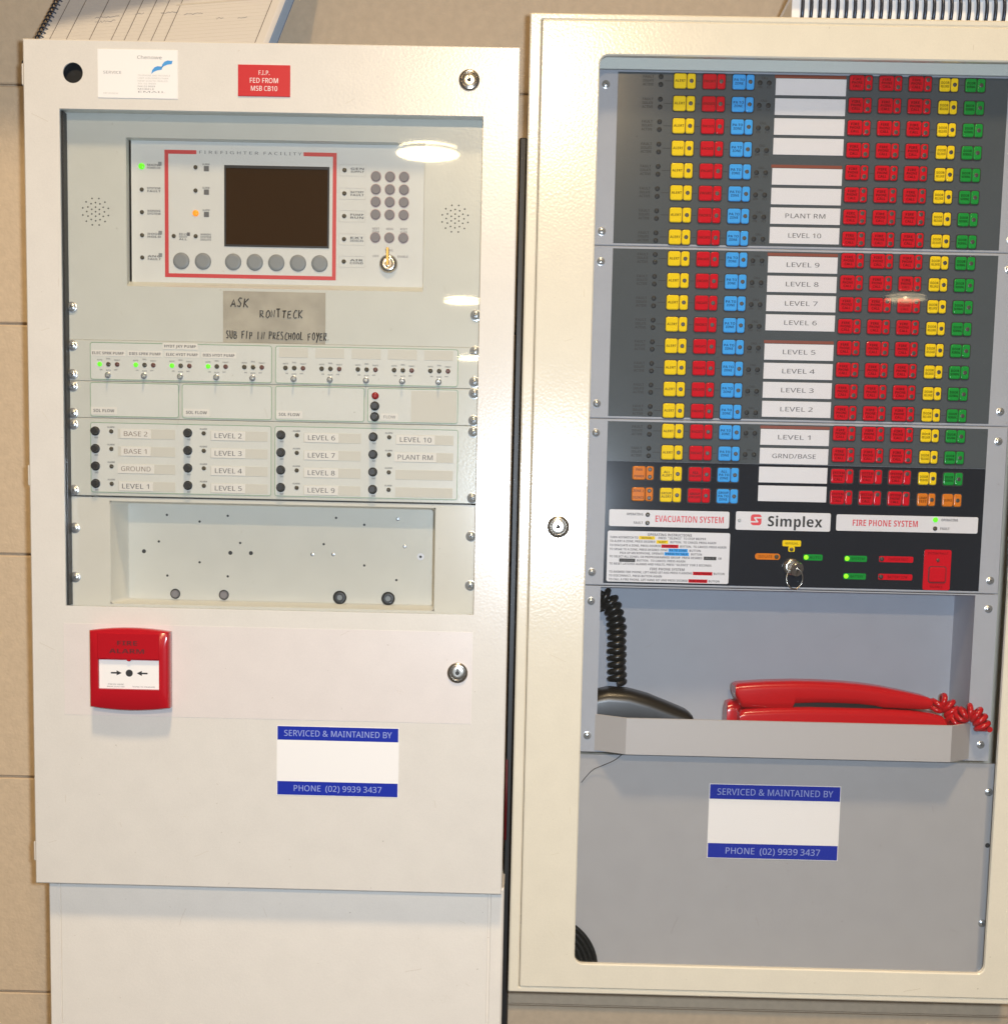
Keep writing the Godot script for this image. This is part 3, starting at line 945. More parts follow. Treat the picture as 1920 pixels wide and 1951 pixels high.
func evacuation_cabinet() -> void:
	var cab := thing("evacuation_cabinet", "cream steel evacuation system cabinet with a large round-cornered window", "cabinet", W(310, -564, -215))
	var mb := MB.new()
	frame(mb, M.cream_paint, [-6.8, 628, -564, 542.6], [-3.8, 625, -561, 539.6], -216, -6.0, 0.6)
	# rolled front rim of the body
	frame(mb, M.cream_paint, [-7.0, 628.2, -564.2, 542.8], [5.6, 615.6, -557.8, 535.8], -9.0, -1.6, 1.6, 2.0, 0.6, 3)
	plate(mb, M.cream_paint, 310.5, -10.7, 628, 1100, -216, -213, 0.3)
	part(cab, "body", mb.done())
	mb = MB.new()
	frame(mb, M.cream_paint, [6.2, 615, -557.2, 535.2], [70.2, 551, -527.2, 499.2], -7.5, 0.0, 1.4, 2.5, 10, 5)
	var door := part(cab, "door", mb.done())
	mb = MB.new()
	loft(mb.get_st(M.window_glass), [rr(310.5, -14, 492, 1038, 12, -6.8, 5), rr(310.5, -14, 492, 1038, 12, -4.0, 5)], true, true)
	part(door, "window_pane", mb.done())
	lock(cab, "door_lock", 37.8, -16.3, 12.6, "chrome cam lock on the left stile of the cream door")

	var z := -35.0
	# top fascia above the panels
	mb = MB.new()
	plate(mb, M.top_grey, 310, 518.5, 560, 46.4, z - 3, z - 0.5, 0.6)
	part(cab, "top_fascia", mb.done())
	# three panels of buttons
	var tops := [494.6, 301.9, 108.3]
	var bots := [302.4, 108.8, -83.2]
	var first := [482.9, 289.0, 95.6]
	var names := [["", "", "", "", "", "", "PLANT RM", "LEVEL 10"], ["LEVEL 9", "LEVEL 8", "LEVEL 7", "LEVEL 6", "LEVEL 5", "LEVEL 4", "LEVEL 3", "LEVEL 2"], ["LEVEL 1", "GRND/BASE", "", ""]]
	for p in 3:
		mb = MB.new()
		plate(mb, M.grey_steel, 310, (tops[p] + bots[p]) / 2, 482.6, tops[p] - bots[p], z - 3, z, 0.9)
		var panel := part(cab, "button_panel", mb.done())
		mb = MB.new()
		var my0: float = bots[p] + 2.6
		if p == 2:
			plate(mb, M.membrane_grey, 310.4, (tops[p] - 2.6 + 60.4) / 2, 435.6, tops[p] - 2.6 - 60.4, z - 0.5, z + 0.35, 0.15)
			part(panel, "membrane", mb.done())
			mb = MB.new()
			plate(mb, M.membrane_black, 310.4, (60.2 + my0) / 2, 435.6, 60.2 - my0, z - 0.5, z + 0.35, 0.15)
			part(panel, "membrane", mb.done(), 0, 0, 0, "black lower half of the panel face")
		else:
			plate(mb, M.membrane_grey, 310.4, (tops[p] - 2.6 + my0) / 2, 435.6, tops[p] - 2.6 - my0, z - 0.5, z + 0.35, 0.15)
			part(panel, "membrane", mb.done())
		var n: int = names[p].size()
		var pr := MB.new()
		var zz := z + 0.45
		for r in n:
			var y: float = first[p] - 24.3 * r
			var dark: bool = p == 2 and r > 1
			var two: bool = p == 2 and r == 2
			var L := [["yellow", 167.25, 14.0, 9.4, 16.2, ["ALERT"] if not dark else (["ALL", "ALERT"] if two else ["GROUP", "ALERT"])],
				["red", 200.0, 15.2, 9.2, 16.2, ["EVACUATE"] if not dark else (["ALL", "EVACUATE"] if two else ["GROUP", "EVACUATE"])],
				["blue", 232.7, 14.6, 8.8, 16.2, ["PA TO", "ZONE"] if not dark else (["ALL", "PA TO", "ZONE"] if two else ["GROUP", "PA TO", "ZONE"])]]
			for b in L:
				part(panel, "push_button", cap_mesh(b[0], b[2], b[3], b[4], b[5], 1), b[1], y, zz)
			for k in 3:
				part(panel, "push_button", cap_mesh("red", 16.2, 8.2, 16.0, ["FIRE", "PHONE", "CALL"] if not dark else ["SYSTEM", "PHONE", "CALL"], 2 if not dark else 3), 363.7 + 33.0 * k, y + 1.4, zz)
			var last: bool = p == 2 and r == 3
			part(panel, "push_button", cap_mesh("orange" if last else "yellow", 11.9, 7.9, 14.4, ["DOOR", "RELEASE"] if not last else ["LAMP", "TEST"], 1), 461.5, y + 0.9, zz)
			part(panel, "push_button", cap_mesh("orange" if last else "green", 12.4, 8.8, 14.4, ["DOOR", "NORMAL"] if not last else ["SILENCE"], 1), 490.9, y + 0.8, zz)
			if dark:
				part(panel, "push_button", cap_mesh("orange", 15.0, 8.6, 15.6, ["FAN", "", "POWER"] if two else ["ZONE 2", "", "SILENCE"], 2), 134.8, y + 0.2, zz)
			else:
				for k in 2:
					part(panel, "indicator_lamp", lamp_mesh(M.ink_dark_grey, 2.7, 0.7), 140.6, y + 4.3 - 8.4 * k, zz)
					# telephone emblem: two round ends joined by a bow
					part(panel, "indicator_lamp", lamp_mesh(M.ink_dark_grey, 2.7, 0.7), 251.4 + 10.2 * k, y - 0.4, zz)
				for k in 3:
					words(pr, M.ink_dark_grey, ["FAULT", "ISOLATE", "ACTIVE"][k], 126.5, y + 4.4 - 4.2 * k, z + 0.42, 2.8, 12.0, true)
				words(pr, M.ink_dark_grey, "CALL", 256.6, y + 4.8, z + 0.42, 2.4, 7, true)
				for k in 2:
					words(pr, M.ink_dark_grey, ["ON", "FLT"][k], 251.4 + 10.2 * k, y - 5.0, z + 0.42, 2.4, 5, true)
				for q in [[145.0, 153.5], [181.0, 185.5], [214.0, 218.5]]:
					quad(pr, M.ink_dark_grey, q[0], q[1], y - 0.3, y + 0.3, z + 0.44)
			for q in [[378.0, 383.0], [411.0, 416.0], [444.0, 449.5], [473.5, 478.5]]:
				quad(pr, M.ink_dark_grey, q[0], q[1], y + 0.8, y + 1.3, z + 0.44)
		part(panel, "printed_lettering", pr.done())
		for g in int(ceil(n / 4.0)):
			var gy: float = first[p] - 24.3 * 4 * g
			mb = MB.new()
			plate(mb, M.bar_brown, 307.4, gy + 7.0, 79.5, 3.4, z - 0.1, z + 0.6, 0.1)
			part(panel, "strip_edge", mb.done())
			for k in 4:
				label_plate(panel, "label", names[p][g * 4 + k], 308.3 - 0.4 * p, gy - 4.2 - 21.45 * k, 78.6, 18.0, z + 0.6, 5.0, M.label_white, M.ink_label, {"": 0.0, "PLANT RM": 45.0, "GRND/BASE": 50.0}.get(names[p][g * 4 + k], 37.0) as float)
		if p == 2:
			control_strip(panel)
		screws(cab, [[79.2, [477.9, 284.5, 91.8][p]], [79.2, [317.6, 125.1, -68.3][p]], [540.8, [477.9, 284.5, 91.8][p]], [540.8, [317.0, 125.6, -67.8][p]]], z, 3.5)

	# telephone bay: rack ears, a deep box and a shelf with a lip
	mb = MB.new()
	var st := mb.get_st(M.grey_steel)
	loft(st, [rr(310, -182.0, 482.6, 196.0, 0, z - 3), rr(310, -182.0, 482.6, 196.0, 0, z), rr(307.5, -180.6, 435.0, 190.6, 0, z), rr(307.5, -180.6, 435.0, 190.6, 0, -112), rr(307.5, -180.6, 434.0, 189.6, 0, -113)], false, true)
	var bay := part(cab, "telephone_bay", mb.done())
	screws(cab, [[79.2, -102.0], [79.2, -260.7], [540.9, -100.7], [541.2, -260.8]], z, 3.5)
	mb = MB.new()
	st = mb.get_st(M.lip_grey)
	var prof := [[88.0, z + 0.4], [123.0, -9.0], [499.0, -9.0], [528.0, z + 0.4]]
	var loops := []
	for q in prof:
		var b := PackedVector3Array()
		for c in [[0.0, -278.0], [0.0, -235.6], [-1.6, -235.0], [-2.6, -235.6], [-2.6, -275.0], [-2.6, -278.0]]:
			b.append(Vector3(q[0], c[1], q[1] + c[0]) * 0.001)
		loops.append(b)
	loft(st, loops, true, true, 30.0)
	part(bay, "shelf_lip", mb.done())
	mb = MB.new()
	plate(mb, M.grey_steel, 307.5, -273.5, 372, 4, -38, -11.0, 0.2)
	part(bay, "shelf_floor", mb.done())

	# lower blank panel
	mb = MB.new()
	plate(mb, M.lower_steel, 310, -424, 580, 280, -43, -40, 0.6)
	part(cab, "lower_panel", mb.done())
	screws(cab, [[556.0, -318.0], [557.6, -477.5]], -40, 3.6)
	mb = MB.new()
	disc(mb, M.slot, 0, 0, 3.0, -0.3, 0.15, 0.05, 14)
	part(cab, "screw_hole", mb.done(), 558.4, -382.5, -40)

	# key with a wire ring, left in the key switch
	var key := thing("key", "chrome key with a thin wire ring left in a black panel's key switch", "key", W(310.2, -57, z))
	mb = MB.new()
	loft(mb.get_st(M.chrome), [circ(0, 0, 8.2, 8.2, 24), circ(0, 0, 8.6, 9.2, 24), circ(0, 0, 8.6, 11.0, 24), circ(0, 0, 8.0, 12.0, 24), circ(0, 0, 3.0, 12.0, 24), circ(0, 0, 2.4, 10.0, 24)], true, false, 50)
	var bow := part(key, "key_bow", mb.done(), 310.6, -57.0, z)
	bow.rotation = Vector3(0.25, 0.5, 0.3)
	mb = MB.new()
	var path := PackedVector3Array()
	for k in 41:
		var a := TAU * k / 40.0
		path.append(Vector3(cos(a) * 9.3, sin(a) * 12.0, sin(a * 2) * 0.8))
	tube(mb.get_st(M.chrome), path, 0.8, 8, false)
	part(key, "key_ring", mb.done(), 312.6, -70.0, z + 11)

	# coil of black cable in the bottom corner and a loose strand under the shelf
	var cable := thing("black_cable", "coil of black cable in the bottom corner behind the cream cabinet's window", "cable", W(40, -545, -38))
	mb = MB.new()
	for q in 8:
		path = PackedVector3Array()
		for k in 25:
			var a := deg_to_rad(-6.0 + 116.0 * k / 24.0)
			var rad := 70.0 - 5.2 * q + sin(a * 2.3 + q) * 0.7
			path.append(Vector3(cos(a) * rad, sin(a) * rad * 0.94, 1.2 * sin(a * 1.5 + q)))
		tube(mb.get_st(M.cord_black), path, 3.0, 8)
	part(cable, "cable_loops", mb.done(), 27.0, -545.0, -34.0)
	mb = MB.new()
	var c := curve_of([Vector3(122, -278, -20), Vector3(112, -288, -26), Vector3(98, -296, -32), Vector3(86, -303, -36), Vector3(74, -318, -38)], 3.0)
	tube(mb.get_st(M.cord_black), c.get_baked_points(), 0.45, 6)
	var wire := thing("wire_strand", "thin dark strand of wire hanging under the corner of the telephone shelf", "wire", W(122, -278, -20))
	part(wire, "strand", mb.done())

func control_strip(panel: Node3D) -> void:
	var z := -35.0 + 0.4
	var mb := MB.new()
	plate(mb, M.label_white, 166.8, -4.7, 139, 19.4, z - 0.3, z + 0.25, 0.1, 2.0, 4)
	words(mb, M.print_red, "EVACUATION SYSTEM", 190.4, -5.0, z + 0.35, 7.2, 79, true)
	words(mb, M.ink_label, "OPERATING", 127.0, -0.2, z + 0.35, 2.8, 19, true)
	words(mb, M.ink_label, "FAULT", 131.0, -10.0, z + 0.35, 2.8, 10.5, true)
	part(panel, "title_plate", mb.done())
	for y in [-0.4, -10.0]:
		part(panel, "indicator_lamp", lamp_mesh(M.lamp_off, 2.6), 141.8, y, z + 0.3)
	mb = MB.new()
	plate(mb, M.label_white, 298.4, -4.9, 109.4, 21.2, z - 0.3, z + 0.25, 0.1, 2.0, 4)
	words(mb, M.ink, "Simplex", 311.8, -5.2, z + 0.35, 11.6, 63, true)
	# emblem: red square cut by two slits into an S
	plate(mb, M.logo_red, 267.2, -3.6, 12.4, 12.6, z, z + 0.32, 0.05, 3.2, 4)
	quad(mb, M.label_white, 266.4, 273.6, -2.0, -0.5, z + 0.42)
	quad(mb, M.label_white, 260.8, 268.0, -6.7, -5.2, z + 0.42)
	poly(mb, M.label_white, [Vector2(264.4, -1.2), Vector2(266.0, -0.4), Vector2(270.0, -6.0), Vector2(268.4, -6.8)], z + 0.43)
	part(panel, "logo_plate", mb.done())
	mb = MB.new()
	disc(mb, M.chrome, 0, 0, 2.0, -0.2, 0.8, 0.3, 14)
	part(panel, "plate_screw", mb.done(), 248.0, -4.6, z + 0.2)
	mb = MB.new()
	plate(mb, M.label_white, 441.3, -4.6, 163.2, 18.8, z - 0.3, z + 0.25, 0.1, 2.0, 4)
	words(mb, M.print_red, "FIRE PHONE SYSTEM", 416.2, -4.6, z + 0.35, 7.0, 75, true)
	words(mb, M.ink_label, "OPERATING", 490.0, 0.8, z + 0.35, 2.8, 19, true)
	words(mb, M.ink_label, "FAULT", 485.0, -9.2, z + 0.35, 2.8, 10.5, true)
	part(panel, "title_plate", mb.done())
	part(panel, "indicator_lamp", lamp_mesh(M.lamp_green_lit, 3.0, 1.6), 473.6, 0.9, z + 0.3)
	part(panel, "indicator_lamp", lamp_mesh(M.lamp_off, 2.6), 473.8, -9.2, z + 0.3)

	# instruction plate
	mb = MB.new()
	plate(mb, M.label_white, 167.1, -49.2, 141.8, 59.0, z - 0.3, z + 0.25, 0.1, 2.2, 4)
	var k := z + 0.35
	var x0 := 98.6
	words(mb, M.ink_label, "OPERATING INSTRUCTIONS", 168.0, -23.4, k, 2.9, 51, true)
	words(mb, M.ink_label, "FIRE PHONE SYSTEM", 166.5, -63.2, k, 2.9, 40, true)
	var rows := [
		[-27.2, [["TURN KEYSWITCH TO", 99, 131.5, ""], ["\"MANUAL\"", 132.5, 151, "cap_yellow"], ["PRESS  \"SILENCE\"  TO STOP BEEPER", 155, 210, ""]]],
		[-31.6, [["TO ALERT A ZONE, PRESS DESIRED", 99, 151.5, ""], ["\"ALERT\"", 153, 166.5, "cap_yellow"], ["BUTTON.  TO CANCEL PRESS AGAIN", 169, 222, ""]]],
		[-36.4, [["TO EVACUATE A ZONE, PRESS DESIRED", 99, 158, ""], ["\"EVACUATE\"", 158.8, 178.6, "cap_red"], ["BUTTON.  TO CANCEL PRESS AGAIN", 180.5, 234, ""]]],
		[-41.0, [["TO SPEAK TO A ZONE, PRESS DESIRED ZONE", 99, 166, ""], ["PA TO ZONE", 167, 189.5, "cap_blue"], ["BUTTON", 191.5, 204.5, ""]]],
		[-45.2, [["PICK UP MICROPHONE, OPERATE", 111, 161.5, ""], ["PRESS TO TALK", 162.5, 191, "cap_blue"], ["BUTTON", 193.5, 206, ""]]],
		[-49.4, [["TO SELECT ALL ZONES, OR PREPROGRAMMED GROUP, PRESS DESIRED", 99, 206.5, ""], ["ALL", 208.4, 223, "ink"], ["OR", 225, 229, ""]]],
		[-53.6, [["GROUP", 110.5, 129, "ink"], ["BUTTON.  TO CANCEL PRESS AGAIN", 131, 187, ""]]],
		[-57.8, [["TO RESET LATCHED ALARMS AND FAULTS, PRESS \"SILENCE\" FOR 3 SECONDS", 99, 217.5, ""]]],
		[-67.2, [["TO ANSWER FIRE PHONE, LIFT HAND SET AND PRESS FLASHING", 99, 195.5, ""], ["FIRE PHONE", 196.5, 219, "cap_red"], ["BUTTON", 220.5, 233, ""]]],
		[-71.6, [["TO DISCONNECT, PRESS BUTTON AGAIN", 99, 160.5, ""]]],
		[-76.0, [["TO CALL A FIRE PHONE, LIFT HAND SET AND PRESS DESIRED", 99, 190.5, ""], ["FIRE PHONE", 191.5, 213.5, "cap_red"], ["BUTTON", 215, 227.5, ""]]]]
	for r in rows:
		for s in r[1]:
			if s[3] != "":
				quad(mb, M[s[3]], s[1], s[2], r[0] - 2.0, r[0] + 2.0, k - 0.05)
				words(mb, M.cap_print_yellow if s[3] == "cap_yellow" else (M.cap_print_red if s[3] == "cap_red" else (M.cap_print_blue if s[3] == "cap_blue" else M.ink_grey)), s[0], (s[1] + s[2]) / 2.0, r[0], k + 0.05, 2.2, s[2] - s[1] - 3.0, true)
			else:
				words(mb, M.ink_label, s[0], (s[1] + s[2]) / 2.0, r[0], k, 2.5, s[2] - s[1], true)
	part(panel, "instruction_plate", mb.done())

	# tags round the key switch
	mb = MB.new()
	plate(mb, M.cap_yellow, 309.5, -29.9, 21.4, 7.0, z - 0.2, z + 0.3, 0.1, 1.4, 4)
	plate(mb, M.cap_yellow, 309.5, -36.4, 7.4, 6.4, z - 0.2, z + 0.28, 0.1, 1.4, 4)
	words(mb, M.cap_print_yellow, "MANUAL", 309.5, -29.9, z + 0.4, 2.8, 15)
	part(panel, "tag", mb.done())
	part(panel, "indicator_lamp", lamp_mesh(M.lamp_off, 2.3), 309.5, -36.8, z + 0.3)
	mb = MB.new()
	plate(mb, M.cap_orange, 282.2, -45.7, 29.0, 7.2, z - 0.2, z + 0.3, 0.1, 3.0, 4)
	words(mb, M.cap_print_orange, "ISOLATE", 279.6, -45.7, z + 0.4, 3.0, 16)
	part(panel, "tag", mb.done())
	part(panel, "indicator_lamp", lamp_mesh(M.lamp_off, 2.6), 292.6, -45.7, z + 0.3)
	for q in [[334.8, -45.6, 22.0, "AUTO", "green"], [384.2, -46.0, 26.0, "SYSTEM", "green"], [384.0, -66.4, 26.0, "BATTERY", "green"], [431.0, -45.7, 39.4, "CHARGER FAULT", "red"], [431.0, -66.2, 39.4, "BATTERY LOW", "red"]]:
		mb = MB.new()
		plate(mb, M["cap_" + q[4]], q[0], q[1], q[2], 7.0, z - 0.2, z + 0.3, 0.1, 1.6, 4)
		words(mb, M["cap_print_" + q[4]], q[3], q[0] + 2.4, q[1], z + 0.4, 3.0, q[2] * 0.58)
		part(panel, "tag", mb.done())
		part(panel, "indicator_lamp", lamp_mesh(M.lamp_lime_lit if q[4] == "green" else M.cap_lamp, 2.7, 1.4), q[0] - q[2] / 2 + 3.0, q[1], z + 0.3)
	mb = MB.new()
	plate(mb, M.cap_red, 478.7, -57.0, 31.4, 46.8, z - 0.2, z + 0.5, 0.2, 2.4, 4)
	words(mb, M.cap_print_red, "SYSTEM FAULT", 478.7, -37.8, z + 0.6, 2.4, 24)
	words(mb, M.cap_print_red, "SILENCE", 478.7, -76.6, z + 0.6, 2.6, 15)
	part(panel, "switch_plate", mb.done())
	mb = MB.new()
	loft(mb.get_st(M.call_red_dark), [rr(479.1, -62.4, 21.0, 19.6, 3, z, 4), rr(479.1, -62.4, 21.0, 19.6, 3, z + 0.7, 4)], false, true)
	loft(mb.get_st(M.cap_red), [rr(479.1, -62.4, 18.8, 17.4, 2.4, z, 4), rr(479.1, -62.4, 18.8, 17.4, 2.4, z + 2.0, 4), rr(479.1, -62.4, 16.4, 15.0, 2.0, z + 2.8, 4)], false, true, 50)
	part(panel, "push_button", mb.done())
	part(panel, "indicator_lamp", lamp_mesh(M.lamp_off_red, 2.1), 479.0, -45.6, z + 0.5)
	mb = MB.new()
	loft(mb.get_st(M.chrome), [circ(0, 0, 10.0, -0.2, 26), circ(0, 0, 10.0, 3.2, 26), circ(0, 0, 8.6, 5.6, 26), circ(0, 0, 6.2, 6.6, 26), circ(0, 0, 4.0, 6.0, 26)], false, true, 50)
	part(panel, "key_switch", mb.done(), 310.2, -57.0, z)

# ---------------------------------------------------------------- things stuck on the doors and panels
func service_sticker(x: float, y: float, w: float, h: float, z: float, label: String) -> void:
	var t := thing("service_sticker", label, "sticker", W(x, y, z), "blue and white service stickers")
	var mb := MB.new()
	plate(mb, M.card, 0, 0, w, h, 0, 0.35, 0.1)
	part(t, "sheet", mb.done(), x, y, z)
	for k in 2:
		mb = MB.new()
		var by := (h / 2 - h * 0.105) * (1 if k == 0 else -1)
		plate(mb, M.sticker_blue, 0, by, w - 1.6, h * 0.195, 0.2, 0.5, 0.05)
		words(mb, M.sticker_print, "SERVICED & MAINTAINED BY" if k == 0 else "PHONE  (02) 9939 3437", 0, by, 0.6, h * 0.085, w * (0.88 if k == 0 else 0.72))
		part(t, "printed_band", mb.done(), x, y, z)

func stickers_and_call_point() -> void:
	var mb := MB.new()
	var t := thing("business_card", "white business card with a blue wave logo stuck on the white door", "card", W(-437.6, 469.8, 0))
	plate(mb, M.card, 0, 0, 88.6, 51.6, 0, 0.6, 0.15)
	part(t, "card_sheet", mb.done(), -437.6, 469.8, 0.1)
	mb = MB.new()
	words(mb, M.ink_pale, "Chenowe", 13.0, 17.6, 0.75, 3.6, 27)
	words(mb, M.ink_pale, "SERVICE", -28, 1.2, 0.75, 2.8, 20)
	words(mb, M.line_faint, "FIRE DIVISION", -30, -21, 0.75, 1.6, 16)
	for k in 7:
		words(mb, M.ink_pale if k > 3 else M.line_faint, ["TELEPHONE AND FACSIMILE", "UNIT 4 BUSINESS PARK", "NEW SOUTH WALES", "TEL 02 9939", "FAX 02 9939", "MOBILE", "EMAIL"][k], 0.0, -1.5 - 2.9 * k, 0.75, 1.7, [36, 34, 33, 20, 19, 18, 30][k], false, -1)
	part(t, "printed_lettering", mb.done(), -437.6, 469.8, 0.1)
	mb = MB.new()
	var wave := []
	for k in 2:
		var q := [Vector2(15, -1), Vector2(16, 3.2), Vector2(18.5, 6.2), Vector2(22, 7.6), Vector2(25.5, 7.2), Vector2(27.5, 7.4), Vector2(26.5, 3.8), Vector2(22, 3.2), Vector2(18, 1.6)]
		var shifted := []
		for v in q:
			shifted.append(v + Vector2(11.2, 6.2) * k + Vector2(0, 1))
		poly(mb, M.card_blue, shifted, 0.8)
	part(t, "wave_logo", mb.done(), -437.6, 469.8, 0.1)

	t = thing("red_label", "small red engraved label on the white door between card and lock", "label", W(-298.1, 465, 0))
	mb = MB.new()
	plate(mb, M.sign_red, 0, 0, 57.6, 33.4, 0, 1.2, 0.3)
	words(mb, M.card, "F.I.P.", 0, 8.2, 1.3, 4.6, 12)
	words(mb, M.card, "FED FROM", 0, 0, 1.3, 5.2, 31)
	words(mb, M.card, "MSB CB10", 0, -8.4, 1.3, 5.2, 29)
	part(t, "label_sheet", mb.done(), -298.1, 465, 0.1)

	service_sticker(-210.6, -293.0, 141.6, 81.8, 0.2, "blue and white service sticker on the white cabinet's door")
	service_sticker(303.8, -360.8, 155.6, 90.2, -40 + 0.2, "blue and white service sticker on the grey panel behind glass")

	t = thing("vinyl_overlay", "faintly pink vinyl overlay behind the red call point", "overlay", W(-292, -192, 0))
	mb = MB.new()
	plate(mb, M.vinyl_pink, 0, 0, 471, 106.4, 0, 0.25, 0.08)
	part(t, "vinyl_sheet", mb.done(), -292.3, -192, 0.05)

	# note written on a piece of tape
	t = thing("paper_note", "tan paper note with handwriting taped under the display module", "note", W(-290, 212.5, -22))
	mb = MB.new()
	plate(mb, M.tape_tan, 0, 0, 116.6, 57.4, 0, 0.35, 0.1)
	part(t, "note_sheet", mb.done(), -290, 212.8, -21.9)
	mb = MB.new()
	hand(mb, "ASK", -49.5, 11.0, 22.0, 11.0, 0.75)
	hand(mb, "RONTTECK", -16.0, 0.0, 50.0, 10.5, 0.7)
	hand(mb, "SUB FIP IN PRESCHOOL FOYER.", -54.5, -24.2, 120.0, 10.0, 0.66)
	part(t, "handwriting", mb.done(), -290, 212.8, -21.2)

	# call point
	t = thing("manual_call_point", "red manual fire alarm call point with white break plate", "call point", W(-447, -189, 0))
	var cx := -447.4
	var cy := -189.0
	mb = MB.new()
	var st := mb.get_st(M.call_red)
	var hx := -447.6 - cx
	var hy := -194.8 - cy
	loft(st, [bulged(0, 0, 88.0, 86, 3.0, 0), bulged(0, 0, 90.4, 87.6, 3.4, 3.0), bulged(0, 0, 91.0, 88.2, 3.6, 15.0), bulged(0, 0, 88.6, 86.0, 3.4, 19.2), bulged(0, 0, 86.6, 84.4, 3.2, 20.0),
		bulged(hx, hy, 69.6, 34.0, 0.0, 20.0), bulged(hx, hy, 69.2, 33.6, 0.0, 16.0)], true, true, 42.0)
	part(t, "housing", mb.done(), cx, cy, 0.3)
	mb = MB.new()
	st = mb.get_st(M.call_red)
	loft(st, [rr(0, 0, 70.4, 29.6, 1.2, 0, 3), rr(0, 0, 70.4, 29.6, 1.2, 0.9, 3), rr(0, 0, 69.2, 28.4, 0.8, 1.5, 3)], false, true)
	loft(st, [circ(0.4, -14.4, 3.0, 0, 16), circ(0.4, -14.4, 3.0, 0.7, 16), circ(0.4, -14.4, 2.4, 1.3, 16)], false, true)
	words(mb, M.call_red_dark, "FIRE", -1.0, 3.4, 1.6, 5.0, 23, true)
	words(mb, M.call_red_dark, "ALARM", -1.0, -5.8, 1.6, 5.0, 40, true)
	part(t, "lid", mb.done(), -447.6, -162.0, 20.0)
	mb = MB.new()
	plate(mb, M.card, 0, 0, 69.0, 33.4, 0, 1.0, 0.2)
	for s in [-1, 1]:
		var arr := []
		for v in [Vector2(21, 0.9), Vector2(14.5, 0.9), Vector2(14.5, 2.9), Vector2(8.6, 0), Vector2(14.5, -2.9), Vector2(14.5, -0.9), Vector2(21, -0.9)]:
			arr.append(Vector2(v.x * s, v.y + 1.6))
		poly(mb, M.ink, arr, 1.1)
	disc(mb, M.ink, 0, 1.6, 4.1, 0.6, 1.15, 0.05, 20)
	words(mb, M.ink_grey, "PRESS HERE", -15.5, -11.6, 1.1, 1.5, 18)
	words(mb, M.ink_grey, "BREAK GLASS FIRE", -15.5, -14.2, 1.1, 1.5, 20)
	words(mb, M.ink_grey, "TESTED TO STANDARD", 16.5, -14.0, 1.1, 1.5, 26)
	part(t, "break_plate", mb.done(), -447.6, -194.8, 16.4)

# marker strokes
const STROKES := {
	"A": [[0, 0, 0.45, 1, 0.9, 0], [0.2, 0.38, 0.75, 0.38]], "B": [[0, 0, 0, 1, 0.6, 0.9, 0.6, 0.6, 0, 0.52, 0.75, 0.4, 0.7, 0.05, 0, 0]],
	"C": [[0.8, 0.9, 0.4, 1, 0.05, 0.6, 0.1, 0.15, 0.45, 0, 0.8, 0.12]], "E": [[0.7, 1, 0.05, 0.95, 0, 0, 0.75, 0.05], [0, 0.5, 0.6, 0.53]],
	"F": [[0.75, 1, 0, 0.95, 0.02, 0], [0, 0.52, 0.55, 0.55]], "H": [[0, 0, 0.02, 1], [0.7, 0, 0.75, 1], [0, 0.5, 0.72, 0.52]], "I": [[0.15, 0, 0.18, 1]],
	"K": [[0, 0, 0.03, 1], [0.75, 1, 0.05, 0.48, 0.8, 0]], "L": [[0.02, 1, 0, 0, 0.7, 0.04]], "N": [[0, 0, 0.03, 1, 0.7, 0, 0.74, 1]],
	"O": [[0.4, 1, 0.05, 0.7, 0.08, 0.2, 0.42, 0, 0.78, 0.25, 0.75, 0.75, 0.4, 1]], "P": [[0, 0, 0.03, 1, 0.65, 0.92, 0.62, 0.55, 0.03, 0.48]],
	"R": [[0, 0, 0.03, 1, 0.65, 0.92, 0.6, 0.55, 0.03, 0.5, 0.75, 0]], "S": [[0.7, 0.92, 0.3, 1, 0.05, 0.75, 0.65, 0.35, 0.5, 0.02, 0, 0.1]],
	"T": [[0, 0.97, 0.8, 1], [0.4, 1, 0.38, 0]], "U": [[0, 1, 0.05, 0.15, 0.4, 0, 0.7, 0.2, 0.74, 1]], "Y": [[0, 1, 0.38, 0.5], [0.8, 1, 0.2, -0.3]], ".": [[0.1, 0.05, 0.2, 0.0]], " ": []}

func hand(mb: MB, s: String, x: float, y: float, w: float, h: float, t: float) -> void:
	var step := w / s.length()
	var st := mb.get_st(M.marker)
	for i in s.length():
		var dy := rng.randf_range(-0.6, 0.6)
		var sl := rng.randf_range(-0.05, 0.2)
		var k := rng.randf_range(0.85, 1.1)
		for line in STROKES[s[i]]:
			var path := PackedVector3Array()
			for j in range(0, line.size(), 2):
				path.append(Vector3(x + step * i + (line[j] * 0.82 + line[j + 1] * sl) * step, y + dy + line[j + 1] * h * k * 0.82, 0))
			tube(st, path, t, 5)

